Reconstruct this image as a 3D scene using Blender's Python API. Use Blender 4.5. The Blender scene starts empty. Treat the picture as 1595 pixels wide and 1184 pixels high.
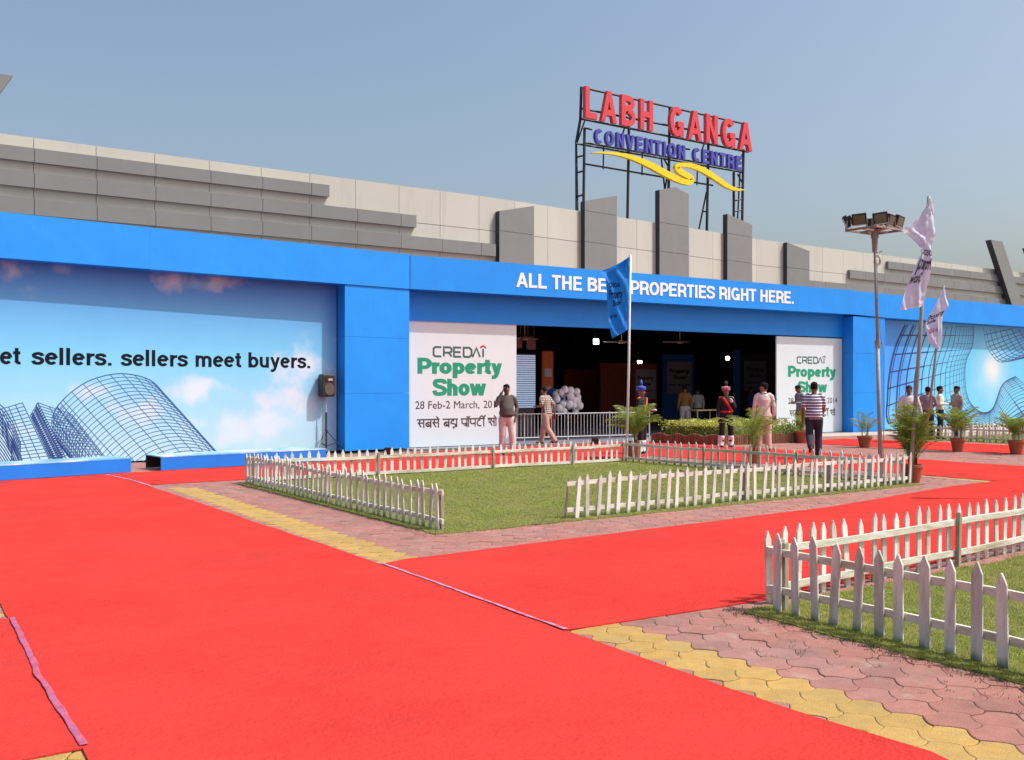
import bpy, bmesh, math, random
from mathutils import Vector, Matrix, noise as mnoise
R = math.radians
rnd = random.Random(11)
scene = bpy.context.scene
COL = scene.collection

# ------------------------------------------------------------------ camera, sky, sun, exposure
F, CX, HY, EYE = 1553.0, 797.5, 601.0, 1.65            # focal length in photo pixels, horizon row, eye height
YAW = math.atan2(1553, 2442)
c_, s_ = math.cos(YAW), math.sin(YAW)
cam_d = bpy.data.cameras.new('camera')
cam_d.sensor_width = 36.0
cam_d.lens = 36.0 * F / 1595.0
cam_d.shift_y = 9.0 / 1595.0
cam_d.clip_end = 2000
cam_o = bpy.data.objects.new('camera', cam_d)
COL.objects.link(cam_o)
cam_o.location = (0, 0, EYE)
cam_o.rotation_euler = (R(90), 0, -YAW)
scene.camera = cam_o

SUN_EL, SUN_AZ = R(56), math.atan2(0.74, -0.67)          # azimuth measured from +y towards +x
w = bpy.data.worlds.new('World')
scene.world = w
w.use_nodes = True
wn = w.node_tree.nodes
sky = wn.new('ShaderNodeTexSky')
sky.sky_type = 'NISHITA'
sky.sun_disc = False
sky.sun_elevation = SUN_EL
sky.sun_rotation = SUN_AZ
sky.air_density = 1.2
sky.dust_density = 5.0
sky.ozone_density = 1.6
w.node_tree.links.new(sky.outputs[0], wn['Background'].inputs[0])
wn['Background'].inputs[1].default_value = 0.142
sun_d = bpy.data.lights.new('sun', 'SUN')
sun_d.energy = 3.3
sun_d.angle = R(0.5)
sun_d.color = (1.0, 0.965, 0.91)
sun_o = bpy.data.objects.new('sun', sun_d)
COL.objects.link(sun_o)
to_sun = Vector((math.sin(SUN_AZ) * math.cos(SUN_EL), math.cos(SUN_AZ) * math.cos(SUN_EL), math.sin(SUN_EL)))
sun_o.rotation_euler = to_sun.to_track_quat('Z', 'Y').to_euler()
scene.view_settings.view_transform = 'Standard'
scene.view_settings.look = 'None'
scene.view_settings.exposure = 0.25
scene.view_settings.gamma = 1.0
scene.render.engine = 'CYCLES'

# ------------------------------------------------------------------ surveying helpers: photo pixel -> place
def on_ground(px, py):
    Z = EYE * F / (py - HY); X = (px - CX) / F * Z
    return (X * c_ + Z * s_, -X * s_ + Z * c_)

def on_plane(px, py, v0, k=0.0, u0=0.0):                 # vertical plane y = v0 + k (x - u0)
    dx = (px - CX) / F
    A = dx * c_ + s_; B = -dx * s_ + c_
    Z = (v0 - k * u0) / (B - k * A)
    return Vector((Z * A, Z * B, EYE + (HY - py) / F * Z))

def at_depth(px, py, Z):
    X = (px - CX) / F * Z
    return Vector((X * c_ + Z * s_, -X * s_ + Z * c_, EYE + (HY - py) / F * Z))

CAM_R = Vector((c_, -s_, 0)); CAM_F = Vector((s_, c_, 0))

# ------------------------------------------------------------------ materials
MATS = {}
def srgb(r, g, b):
    f = lambda q: (q / 255 / 12.92) if q / 255 <= 0.04045 else ((q / 255 + 0.055) / 1.055) ** 2.4
    return (f(r), f(g), f(b))

def mat(name, col, rough=0.7, var=0.12, scale=6.0, bump=0.0, bscale=40.0, metal=0.0, island=0.0, spec=0.4, obj_random=0.0,
        col2=None, c2scale=2.0, c2lo=0.5, c2hi=0.7, sheen=0.0, emit=None, estr=0.0, stretch=(1, 1, 1), transl=0.0):
    if name in MATS: return MATS[name]
    m = bpy.data.materials.new(name); m.use_nodes = True
    nt = m.node_tree; N = nt.nodes; L = nt.links
    b = N['Principled BSDF']
    b.inputs['Roughness'].default_value = rough
    b.inputs['Metallic'].default_value = metal
    b.inputs['Specular IOR Level'].default_value = spec
    if sheen:
        b.inputs['Sheen Weight'].default_value = sheen; b.inputs['Sheen Roughness'].default_value = 0.5
    tc = N.new('ShaderNodeTexCoord')
    mp = N.new('ShaderNodeMapping'); mp.inputs['Scale'].default_value = stretch
    L.new(tc.outputs['Object'], mp.inputs[0])
    if obj_random:
        oi = N.new('ShaderNodeObjectInfo'); off = N.new('ShaderNodeVectorMath'); off.operation = 'SCALE'; off.inputs[0].default_value = (31.0, 17.0, 23.0)
        L.new(oi.outputs['Random'], off.inputs['Scale']); L.new(off.outputs[0], mp.inputs['Location'])
    nz = N.new('ShaderNodeTexNoise'); nz.inputs['Scale'].default_value = scale; nz.inputs['Detail'].default_value = 6; nz.inputs['Roughness'].default_value = 0.65
    L.new(mp.outputs[0], nz.inputs['Vector'])
    base = None
    if col2 is not None:
        n2 = N.new('ShaderNodeTexNoise'); n2.inputs['Scale'].default_value = c2scale; n2.inputs['Detail'].default_value = 7; n2.inputs['Roughness'].default_value = 0.7
        L.new(mp.outputs[0], n2.inputs['Vector'])
        mr = N.new('ShaderNodeMapRange'); mr.inputs[1].default_value = c2lo; mr.inputs[2].default_value = c2hi
        L.new(n2.outputs[0], mr.inputs[0])
        mx = N.new('ShaderNodeMix'); mx.data_type = 'RGBA'
        mx.inputs[6].default_value = (*col, 1); mx.inputs[7].default_value = (*col2, 1)
        L.new(mr.outputs[0], mx.inputs[0]); base = mx.outputs[2]
    hsv = N.new('ShaderNodeHueSaturation')
    if base is not None: L.new(base, hsv.inputs['Color'])
    else: hsv.inputs['Color'].default_value = (*col, 1)
    mr1 = N.new('ShaderNodeMapRange'); mr1.inputs[1].default_value = 0.3; mr1.inputs[2].default_value = 0.7
    mr1.inputs[3].default_value = 1 - var; mr1.inputs[4].default_value = 1 + var
    L.new(nz.outputs[0], mr1.inputs[0]); val = mr1.outputs[0]
    for on, amt, kind in ((island, island, 'geo'), (obj_random, obj_random, 'obj')):
        if on:
            g = N.new('ShaderNodeNewGeometry' if kind == 'geo' else 'ShaderNodeObjectInfo')
            m2 = N.new('ShaderNodeMapRange'); m2.inputs[3].default_value = 1 - amt; m2.inputs[4].default_value = 1 + amt
            L.new(g.outputs['Random Per Island' if kind == 'geo' else 'Random'], m2.inputs[0])
            mu = N.new('ShaderNodeMath'); mu.operation = 'MULTIPLY'
            L.new(val, mu.inputs[0]); L.new(m2.outputs[0], mu.inputs[1]); val = mu.outputs[0]
    L.new(val, hsv.inputs['Value'])
    L.new(hsv.outputs[0], b.inputs['Base Color'])
    if bump:
        nb = N.new('ShaderNodeTexNoise'); nb.inputs['Scale'].default_value = bscale; nb.inputs['Detail'].default_value = 5
        L.new(mp.outputs[0], nb.inputs['Vector'])
        bp = N.new('ShaderNodeBump'); bp.inputs['Strength'].default_value = bump; bp.inputs['Distance'].default_value = 0.02
        L.new(nb.outputs[0], bp.inputs['Height']); L.new(bp.outputs[0], b.inputs['Normal'])
    if emit is not None:
        b.inputs['Emission Color'].default_value = (*emit, 1); b.inputs['Emission Strength'].default_value = estr
    if transl:
        tr = N.new('ShaderNodeBsdfTranslucent'); L.new(hsv.outputs[0], tr.inputs[0])
        ms = N.new('ShaderNodeMixShader'); ms.inputs[0].default_value = transl
        L.new(b.outputs[0], ms.inputs[1]); L.new(tr.outputs[0], ms.inputs[2])
        L.new(ms.outputs[0], N['Material Output'].inputs[0])
    MATS[name] = m
    return m

def stripe_mat(name, ca, cb, axis, period, duty=0.5, axis2=None, rough=0.85):
    m = mat(name, ca, rough, var=0.1, scale=14, bump=0.25, bscale=25)
    nt = m.node_tree; N = nt.nodes; L = nt.links
    hsv = [n for n in N if n.type == 'HUE_SAT'][0]
    tc = [n for n in N if n.type == 'TEX_COORD'][0]
    sp = N.new('ShaderNodeSeparateXYZ'); L.new(tc.outputs['Object'], sp.inputs[0])
    def band(ax):
        d = N.new('ShaderNodeMath'); d.operation = 'DIVIDE'; d.inputs[1].default_value = period; L.new(sp.outputs[ax], d.inputs[0])
        f = N.new('ShaderNodeMath'); f.operation = 'FRACT'; L.new(d.outputs[0], f.inputs[0])
        g = N.new('ShaderNodeMath'); g.operation = 'GREATER_THAN'; g.inputs[1].default_value = duty; L.new(f.outputs[0], g.inputs[0])
        return g.outputs[0]
    o = band(axis)
    if axis2 is not None:
        mx2 = N.new('ShaderNodeMath'); mx2.operation = 'MAXIMUM'; L.new(o, mx2.inputs[0]); L.new(band(axis2), mx2.inputs[1]); o = mx2.outputs[0]
    mx = N.new('ShaderNodeMix'); mx.data_type = 'RGBA'; mx.inputs[6].default_value = (*ca, 1); mx.inputs[7].default_value = (*cb, 1)
    L.new(o, mx.inputs[0]); L.new(mx.outputs[2], hsv.inputs['Color'])
    return m

M_BLUE = mat('blue_flex', (0.006, 0.265, 0.84), 0.5, var=0.07, scale=0.9, bump=0.45, bscale=1.7, spec=0.45)
M_BLUE2 = mat('blue_board', (0.008, 0.20, 0.74), 0.5, var=0.08, scale=1.2, bump=0.1, bscale=3)
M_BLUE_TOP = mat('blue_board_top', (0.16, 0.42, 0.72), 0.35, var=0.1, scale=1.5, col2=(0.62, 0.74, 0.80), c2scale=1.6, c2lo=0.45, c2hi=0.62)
M_CREAM = mat('cream_cladding', (0.50, 0.485, 0.42), 0.38, var=0.025, scale=1.3, island=0.04, stretch=(1, 1, 0.18), col2=(0.455, 0.44, 0.375), c2scale=1.6, c2lo=0.50, c2hi=0.75)
M_GREY = mat('grey_cladding', (0.205, 0.205, 0.20), 0.42, var=0.05, scale=1.5, island=0.05, metal=0.1)
M_GREYD = mat('grey_cladding_side', (0.19, 0.18, 0.17), 0.5, var=0.05)
M_FINSHADE = mat('fin_shade_paint', (0.045, 0.045, 0.047), 0.6, var=0.1)  # near-black colour stands in for shade on the fins' left sides
M_JOINT = mat('joint_dark', (0.03, 0.027, 0.025), 0.9)
M_ROOF = mat('roof_sheet', (0.25, 0.24, 0.23), 0.6)
M_WHITEB = mat('white_flex', (0.66, 0.735, 0.765), 0.45, var=0.02, scale=1.0, bump=0.08, bscale=1.6)
M_LETW = mat('white_letter', (0.86, 0.86, 0.86), 0.5, var=0.02)
M_GREEN = mat('green_print', (0.01, 0.30, 0.17), 0.5, var=0.03)
M_SLATE = mat('slate_print', (0.055, 0.12, 0.11), 0.5, var=0.03)
M_REDP = mat('red_print', (0.35, 0.03, 0.05), 0.5, var=0.03)
M_INK = mat('black_print', (0.009, 0.011, 0.016), 0.85, var=0.05, spec=0.1)
M_INK2 = mat('brown_print', (0.06, 0.045, 0.045), 0.5, var=0.05)
M_LINE = mat('navy_line_print', (0.016, 0.05, 0.21), 0.5, var=0.05)
M_LINE2 = mat('thin_line_print', (0.03, 0.11, 0.30), 0.5, var=0.05)
M_REDL = mat('red_letter', (0.62, 0.045, 0.055), 0.4, var=0.06, spec=0.5)
M_BLUL = mat('indigo_letter', (0.06, 0.06, 0.36), 0.4, var=0.05, spec=0.5)
M_YEL = mat('yellow_letter', (0.85, 0.62, 0.01), 0.4, var=0.04)
M_STEEL = mat('black_steel', (0.022, 0.026, 0.032), 0.55, var=0.2)
M_RED = mat('red_carpet', (0.56, 0.047, 0.040), 0.95, var=0.06, scale=14, bump=0.5, bscale=45, spec=0.0, sheen=0.0, col2=(0.49, 0.038, 0.032), c2scale=0.7, c2lo=0.42, c2hi=0.72)
M_TAPE = mat('purple_tape', (0.34, 0.115, 0.22), 0.65, var=0.25, scale=9, spec=0.15, bump=0.5, bscale=30, col2=(0.50, 0.09, 0.13), c2scale=5, c2lo=.42, c2hi=.62)
M_TAPE2 = mat('pale_tape', (0.47, 0.24, 0.36), 0.5, var=0.2, scale=9, col2=(0.52, 0.10, 0.13), c2scale=6, c2lo=0.45, c2hi=0.6)
M_PAVE = mat('pink_paver', (0.335, 0.145, 0.115), 0.85, var=0.14, scale=7, bump=0.4, bscale=90, island=0.10, col2=(0.29, 0.165, 0.145), c2scale=1.2, c2lo=0.42, c2hi=0.68)
M_PAVY = mat('yellow_paver', (0.42, 0.262, 0.074), 0.85, var=0.14, scale=9, bump=0.4, bscale=90, island=0.08, col2=(0.37, 0.26, 0.10), c2scale=2.5, c2lo=0.45, c2hi=0.7)
M_SOIL = mat('joint_soil', (0.075, 0.055, 0.035), 0.95, var=0.3, scale=12, bump=0.5, col2=(0.12, 0.09, 0.06), c2scale=5)
M_GROUND = mat('dusty_ground', (0.34, 0.24, 0.20), 0.95, var=0.2, scale=3, bump=0.3)
M_LAWN = mat('lawn_turf', (0.15, 0.165, 0.035), 0.95, var=0.3, scale=9, bump=0.8, bscale=120, col2=(0.22, 0.20, 0.06), c2scale=1.1, c2lo=0.4, c2hi=0.7)
M_GRASS = mat('grass_blade', (0.26, 0.33, 0.036), 0.8, var=0.2, scale=2.0, island=0.25, col2=(0.40, 0.37, 0.085), c2scale=1.3, c2lo=0.42, c2hi=0.66, transl=0.25)
M_WEED = mat('weed_blade', (0.06, 0.075, 0.02), 0.9, var=0.3, island=0.4)
M_PICK = mat('white_picket_paint', (0.70, 0.67, 0.62), 0.65, var=0.12, scale=9, bump=0.35, bscale=35, stretch=(1, 1, 0.18), obj_random=0.16,
             col2=(0.32, 0.30, 0.23), c2scale=7, c2lo=0.44, c2hi=0.70)
def muddy_foot(m, col, z_top):
    nt = m.node_tree; N = nt.nodes; L = nt.links
    hsv = [n for n in N if n.type == 'HUE_SAT'][0]; tc = [n for n in N if n.type == 'TEX_COORD'][0]; mp = [n for n in N if n.type == 'MAPPING'][0]
    src = hsv.inputs['Color'].links[0].from_socket
    sp_ = N.new('ShaderNodeSeparateXYZ'); L.new(tc.outputs['Object'], sp_.inputs[0])
    n_ = N.new('ShaderNodeTexNoise'); n_.inputs['Scale'].default_value = 16; n_.inputs['Detail'].default_value = 5; L.new(mp.outputs[0], n_.inputs['Vector'])
    a_ = N.new('ShaderNodeMath'); a_.operation = 'MULTIPLY_ADD'; a_.inputs[1].default_value = z_top * 1.6; a_.inputs[2].default_value = -z_top * .3; L.new(n_.outputs[0], a_.inputs[0])
    r_ = N.new('ShaderNodeMath'); r_.operation = 'SUBTRACT'; L.new(a_.outputs[0], r_.inputs[0]); L.new(sp_.outputs['Z'], r_.inputs[1])
    k_ = N.new('ShaderNodeMapRange'); k_.inputs[1].default_value = -.02; k_.inputs[2].default_value = .04; L.new(r_.outputs[0], k_.inputs[0])
    x_ = N.new('ShaderNodeMix'); x_.data_type = 'RGBA'; x_.inputs[7].default_value = (*col, 1); L.new(k_.outputs[0], x_.inputs[0]); L.new(src, x_.inputs[6]); L.new(x_.outputs[2], hsv.inputs['Color'])
muddy_foot(M_PICK, (0.21, 0.19, 0.12), 0.085)
M_RAIL = mat('weathered_rail_paint', (0.68, 0.66, 0.58), 0.7, var=0.15, scale=8, bump=0.4, bscale=30, stretch=(0.2, 1, 1), col2=(0.40, 0.36, 0.22), c2scale=5, c2lo=0.44, c2hi=0.68)
M_POST = mat('weathered_post', (0.33, 0.28, 0.21), 0.8, var=0.25, scale=9, stretch=(1, 1, 0.2), bump=0.4)
M_TERRA = mat('terracotta_pot', (0.36, 0.095, 0.045), 0.75, var=0.18, scale=9, bump=0.2)
M_PALM = mat('palm_leaf', (0.17, 0.25, 0.036), 0.5, var=0.25, scale=5, island=0.30, col2=(0.34, 0.36, 0.07), c2scale=3, c2lo=0.45, c2hi=0.7, transl=0.42)
M_STEM = mat('palm_stem', (0.19, 0.20, 0.05), 0.6, var=0.25, scale=12)
M_HEDGE = mat('hedge_leaf', (0.34, 0.42, 0.05), 0.55, var=0.2, island=0.35, col2=(0.75, 0.70, 0.20), c2scale=5, c2lo=0.44, c2hi=0.60, transl=0.40)
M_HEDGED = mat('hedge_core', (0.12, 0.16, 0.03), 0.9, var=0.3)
M_LOG = mat('edging_wood', (0.22, 0.105, 0.055), 0.8, var=0.3, scale=10, stretch=(1, 1, 0.15), island=0.25, bump=0.3)
M_GALV = mat('galvanised_pole', (0.30, 0.29, 0.285), 0.5, var=0.15, metal=0.05, scale=8)
M_WPOLE = mat('white_pole', (0.72, 0.70, 0.70), 0.4, var=0.08)
M_RUST = mat('rusty_primer', (0.27, 0.20, 0.17), 0.6, var=0.25, scale=10, col2=(0.38, 0.34, 0.31), c2scale=6)
M_FLAGB = mat('blue_flag_cloth', (0.015, 0.26, 0.80), 0.7, var=0.08, scale=2, transl=0.3)
M_FLAGW = mat('white_flag_cloth', (0.74, 0.77, 0.92), 0.7, var=0.06, scale=2, transl=0.35)
M_BLACKP = mat('black_plastic', (0.022, 0.02, 0.02), 0.45, var=0.2)
M_CAB = mat('speaker_cabinet', (0.035, 0.03, 0.028), 0.5, var=0.2, bump=0.3, bscale=120)
M_GRILL = mat('speaker_grille', (0.11, 0.095, 0.08), 0.5, var=0.3, scale=120, metal=0.3)
M_LAMPG = mat('flood_glass', (0.12, 0.10, 0.06), 0.12, var=0.2, spec=0.6)
M_LAMPR = mat('flood_reflector', (0.62, 0.60, 0.56), 0.3, metal=0.6)
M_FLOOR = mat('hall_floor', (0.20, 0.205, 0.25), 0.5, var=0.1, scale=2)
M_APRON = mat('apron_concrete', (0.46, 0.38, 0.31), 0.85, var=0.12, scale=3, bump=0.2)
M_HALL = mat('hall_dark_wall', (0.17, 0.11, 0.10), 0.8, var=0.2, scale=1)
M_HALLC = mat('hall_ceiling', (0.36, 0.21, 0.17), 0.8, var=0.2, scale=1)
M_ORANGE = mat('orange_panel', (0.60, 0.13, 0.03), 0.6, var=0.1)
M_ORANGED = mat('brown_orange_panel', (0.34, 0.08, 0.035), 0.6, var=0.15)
M_NAVYC = mat('navy_column', (0.06, 0.25, 0.75), 0.6, var=0.1)
M_DIMB = mat('grey_booth_panel', (0.55, 0.50, 0.54), 0.6, var=0.06)
M_BALL = mat('white_balloon', (0.92, 0.91, 0.92), 0.25, var=0.03, spec=0.5, transl=0.15)
M_BALLB = mat('blue_balloon', (0.02, 0.10, 0.42), 0.25, var=0.05)
M_BARW = mat('grey_bar', (0.50, 0.49, 0.49), 0.45, var=0.1)
M_CANE = mat('cane_wood', (0.50, 0.35, 0.16), 0.6, var=0.2, scale=20)
M_SKIN = mat('skin', (0.20, 0.095, 0.055), 0.55, var=0.08, scale=12)
M_SKIN2 = mat('lighter_skin', (0.30, 0.155, 0.10), 0.55, var=0.08, scale=12)
M_HAIR = mat('black_hair', (0.010, 0.008, 0.007), 0.8, var=0.3, scale=60, bump=0.6, bscale=90, spec=0.15)
M_EYE = mat('eye_dark', (0.03, 0.02, 0.02), 0.3)
M_LIP = mat('lip', (0.16, 0.05, 0.04), 0.5)
M_SHOE = mat('black_shoe', (0.02, 0.018, 0.018), 0.4, var=0.2)
M_WHITEC = mat('white_cloth', (0.74, 0.70, 0.72), 0.85, var=0.06, scale=9, bump=0.4, bscale=22)

def more_bump(m, scale, stretch, strength, dist):
    nt = m.node_tree; N = nt.nodes; L = nt.links; b = N['Principled BSDF']
    tc = [n for n in N if n.type == 'TEX_COORD'][0]
    mp = N.new('ShaderNodeMapping'); mp.inputs['Scale'].default_value = stretch; L.new(tc.outputs['Object'], mp.inputs[0])
    nz = N.new('ShaderNodeTexNoise'); nz.inputs['Scale'].default_value = scale; nz.inputs['Detail'].default_value = 4; nz.inputs['Distortion'].default_value = 0.6; L.new(mp.outputs[0], nz.inputs['Vector'])
    bp = N.new('ShaderNodeBump'); bp.inputs['Strength'].default_value = strength; bp.inputs['Distance'].default_value = dist; L.new(nz.outputs[0], bp.inputs['Height'])
    if b.inputs['Normal'].links: L.new(b.inputs['Normal'].links[0].from_socket, bp.inputs['Normal'])
    L.new(bp.outputs[0], b.inputs['Normal'])
def stains(m, col, scale, lo, hi, amount, stretch=(1, 1, 1)):
    nt = m.node_tree; N = nt.nodes; L = nt.links
    hsv = [n for n in N if n.type == 'HUE_SAT'][0]; tc = [n for n in N if n.type == 'TEX_COORD'][0]
    mp = N.new('ShaderNodeMapping'); mp.inputs['Scale'].default_value = stretch; mp.inputs['Location'].default_value = (3.1, 7.7, 1.3); L.new(tc.outputs['Object'], mp.inputs[0])
    nz = N.new('ShaderNodeTexNoise'); nz.inputs['Scale'].default_value = scale; nz.inputs['Detail'].default_value = 5; L.new(mp.outputs[0], nz.inputs['Vector'])
    k = N.new('ShaderNodeMapRange'); k.inputs[1].default_value = lo; k.inputs[2].default_value = hi; k.inputs[4].default_value = amount; L.new(nz.outputs[0], k.inputs[0])
    x = N.new('ShaderNodeMix'); x.data_type = 'RGBA'; x.inputs[7].default_value = (*col, 1); L.new(k.outputs[0], x.inputs[0])
    if hsv.inputs['Color'].links: L.new(hsv.inputs['Color'].links[0].from_socket, x.inputs[6])
    else: x.inputs[6].default_value = hsv.inputs['Color'].default_value
    L.new(x.outputs[2], hsv.inputs['Color'])
more_bump(M_RED, 1.6, (1, 2.6, 1), 0.28, 0.05)
stains(M_RED, (0.25, 0.03, 0.028), 26, 0.68, 0.74, 0.5, (1, .6, 1)); stains(M_RED, (0.36, 0.05, 0.045), 0.9, 0.58, 0.72, 0.35); stains(M_RED, (0.75, 0.25, 0.22), 60, 0.74, 0.78, 0.5)
stains(M_PAVE, (0.17, 0.09, 0.07), 3.2, 0.58, 0.74, 0.5); stains(M_PAVE, (0.42, 0.33, 0.26), 5.5, 0.60, 0.75, 0.5); stains(M_PAVY, (0.25, 0.17, 0.07), 4, 0.60, 0.76, 0.5)
stains(M_CREAM, (0.28, 0.26, 0.22), 2.2, 0.60, 0.80, 0.30, (1.6, 1.6, .10)); stains(M_GREY, (0.26, 0.255, 0.25), 2.5, 0.58, 0.78, 0.35, (1.2, 1.2, .12))
more_bump(M_BLUE, 1.3, (1, 1, .35), 0.35, 0.05); more_bump(M_WHITEB, 1.6, (1, 1, .3), 0.25, 0.04)
def cloth(name, col, var=0.12): return mat(name, col, 0.88, var=var, scale=10, bump=0.45, bscale=22)

def lamp_mat(name, col, strength): return mat(name, (0.8, 0.8, 0.8), 0.5, emit=col, estr=strength)

# ------------------------------------------------------------------ object helpers
BASE = {}
def thing(name, label, cat, loc=(0, 0, 0), rotz=0.0, group=None, kind=None):
    o = bpy.data.objects.new(name, None); COL.objects.link(o)
    o.empty_display_size = 0.2
    o.location = loc; o.rotation_euler = (0, 0, rotz)
    o['label'] = label; o['category'] = cat
    if group: o['group'] = group
    if kind: o['kind'] = kind
    BASE[o.name] = (Matrix.Translation(Vector(loc)) @ Matrix.Rotation(rotz, 4, 'Z')).inverted()
    return o

def tag(o, label, cat=None, group=None, kind=None):
    o['label'] = label
    if cat: o['category'] = cat
    if group: o['group'] = group
    if kind: o['kind'] = kind
    return o

class MB:
    def __init__(self): self.v = []; self.f = []
    def add(self, vs, fs):
        n = len(self.v); self.v += [Vector(p) for p in vs]; self.f += [tuple(i + n for i in q) for q in fs]; return self
    def box(self, c, s, rz=0.0, M=None):
        hx, hy, hz = s[0] / 2, s[1] / 2, s[2] / 2
        vs = [Vector((x, y, z)) for x in (-hx, hx) for y in (-hy, hy) for z in (-hz, hz)]
        T = M if M is not None else Matrix.Rotation(rz, 3, 'Z')
        return self.add([T @ p + Vector(c) for p in vs], [(0, 1, 3, 2), (4, 6, 7, 5), (0, 4, 5, 1), (2, 3, 7, 6), (0, 2, 6, 4), (1, 5, 7, 3)])
    def prism(self, pts, z0, z1):                         # plan polygon, counter-clockwise
        n = len(pts)
        vs = [(p[0], p[1], z0) for p in pts] + [(p[0], p[1], z1) for p in pts]
        fs = [tuple(reversed(range(n))), tuple(range(n, 2 * n))] + [(i, (i + 1) % n, n + (i + 1) % n, n + i) for i in range(n)]
        return self.add(vs, fs)
    def slab(self, pts, d):                               # polygon in space extruded by vector d
        n = len(pts); d = Vector(d)
        vs = [Vector(p) for p in pts] + [Vector(p) + d for p in pts]
        fs = [tuple(range(n)), tuple(reversed(range(n, 2 * n)))] + [(i, n + i, n + (i + 1) % n, (i + 1) % n) for i in range(n)]
        return self.add(vs, fs)
    def tube(self, pts, rad, n=8, ref=None, cap=True, rot=0.0):
        pts = [Vector(p) for p in pts]; m = len(pts)
        if not isinstance(rad, (list, tuple)): rad = [rad] * m
        rings = []; prev = None
        for i, p in enumerate(pts):
            t = (pts[min(i + 1, m - 1)] - pts[max(i - 1, 0)])
            t = t.normalized() if t.length > 1e-9 else Vector((0, 0, 1))
            a = Vector(ref) if ref is not None else (prev if prev is not None else (Vector((1, 0, 0)) if abs(t.x) < 0.8 else Vector((0, 1, 0))))
            a = a - t * a.dot(t)
            if a.length < 1e-5: a = Vector((0, 1, 0)) - t * t.y
            a.normalize(); b = t.cross(a); prev = a
            r = rad[i]; rx, ry = r if isinstance(r, (tuple, list)) else (r, r)
            rings.append([p + a * (rx * math.cos(rot + 2 * math.pi * j / n)) + b * (ry * math.sin(rot + 2 * math.pi * j / n)) for j in range(n)])
        vs = [q for r in rings for q in r]
        fs = [(i * n + j, i * n + (j + 1) % n, (i + 1) * n + (j + 1) % n, (i + 1) * n + j) for i in range(m - 1) for j in range(n)]
        if cap: fs += [tuple(reversed(range(n))), tuple(range((m - 1) * n, m * n))]
        return self.add(vs, fs)
    def limb(self, pts, rad, n=12, ref=None):             # tube with rounded ends
        pts = [Vector(p) for p in pts]
        R2 = [r if isinstance(r, (tuple, list)) else (r, r) for r in rad]
        d0 = (pts[0] - pts[1]).normalized(); d1 = (pts[-1] - pts[-2]).normalized()
        a, b = min(R2[0]), min(R2[-1])
        P = [pts[0] + d0 * a * 0.85, pts[0] + d0 * a * 0.55] + pts + [pts[-1] + d1 * b * 0.55, pts[-1] + d1 * b * 0.85]
        Q = [(R2[0][0] * 0.35, R2[0][1] * 0.35), (R2[0][0] * 0.78, R2[0][1] * 0.78)] + R2 + [(R2[-1][0] * 0.78, R2[-1][1] * 0.78), (R2[-1][0] * 0.35, R2[-1][1] * 0.35)]
        return self.tube(P, Q, n, ref)
    def lathe(self, prof, c=(0, 0, 0), n=20, sx=1.0, sy=1.0):   # profile [(r, z)]
        c = Vector(c); m = len(prof)
        vs = [c + Vector((r * sx * math.cos(2 * math.pi * j / n), r * sy * math.sin(2 * math.pi * j / n), z)) for r, z in prof for j in range(n)]
        fs = [(i * n + j, i * n + (j + 1) % n, (i + 1) * n + (j + 1) % n, (i + 1) * n + j) for i in range(m - 1) for j in range(n)]
        fs += [tuple(reversed(range(n))), tuple(range((m - 1) * n, m * n))]
        return self.add(vs, fs)
    def ball(self, c, r, n=10, m=7):
        rx, ry, rz = r if isinstance(r, (tuple, list)) else (r, r, r)
        prof = [(max(1e-3, math.sin(math.pi * i / m)), -math.cos(math.pi * i / m) * rz) for i in range(m + 1)]
        return self.lathe(prof, c, n, rx, ry)
    def strip(self, pts, hw, th, nrm, edge=0.8):                    # flat ribbon with a raised ridge, on a surface of normal nrm
        pts = [Vector(p) for p in pts]; m = len(pts); nrm = Vector(nrm)
        if not isinstance(hw, (list, tuple)): hw = [hw] * m
        vs = []
        for i, p in enumerate(pts):
            a = (p - pts[i - 1]).normalized() if i else None
            b = (pts[i + 1] - p).normalized() if i < m - 1 else None
            t = (a + b) if a is not None and b is not None else (a if a is not None else b)
            if t.length < 1e-6: t = a
            t.normalize(); side = t.cross(nrm).normalized()
            k = 1.0
            if a is not None and b is not None: k = min(1.5, 1 / max(0.3, abs(t.dot(a))))
            h = hw[i] * k
            vs += [p + side * h, p + side * h * edge + nrm * th, p - side * h * edge + nrm * th, p - side * h]
        fs = []
        for i in range(m - 1):
            for j in range(3): fs.append((i * 4 + j, i * 4 + j + 1, i * 4 + 5 + j, i * 4 + 4 + j))
        fs += [(0, 3, 2, 1), ((m - 1) * 4, (m - 1) * 4 + 1, (m - 1) * 4 + 2, (m - 1) * 4 + 3)]
        return self.add(vs, fs)
    def mesh(self, name):
        me = bpy.data.meshes.new(name)
        me.from_pydata([tuple(p) for p in self.v], [], self.f); me.validate(); me.update()
        return me
    def build(self, name, m, parent=None, world=True, smooth=False, bevel=0.0, fix=True):
        if parent is not None and world:
            I = BASE[parent.name]; self.v = [I @ p for p in self.v]
        me = self.mesh(name)
        if fix or bevel:
            bm = bmesh.new(); bm.from_mesh(me)
            bmesh.ops.recalc_face_normals(bm, faces=bm.faces)
            if bevel:
                es = [e for e in bm.edges if e.is_manifold and e.calc_face_angle(0) > 0.6]
                bmesh.ops.bevel(bm, geom=es, offset=bevel, segments=2, affect='EDGES', profile=0.5, clamp_overlap=True)
            bm.to_mesh(me); bm.free()
        if smooth: me.polygons.foreach_set('use_smooth', [True] * len(me.polygons))
        me.materials.append(m)
        o = bpy.data.objects.new(name, me); COL.objects.link(o)
        if parent is not None: o.parent = parent
        return o

def sub(o, parent):                                       # hang a mesh built in the same local frame under a part
    o.parent = parent
    return o

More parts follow.
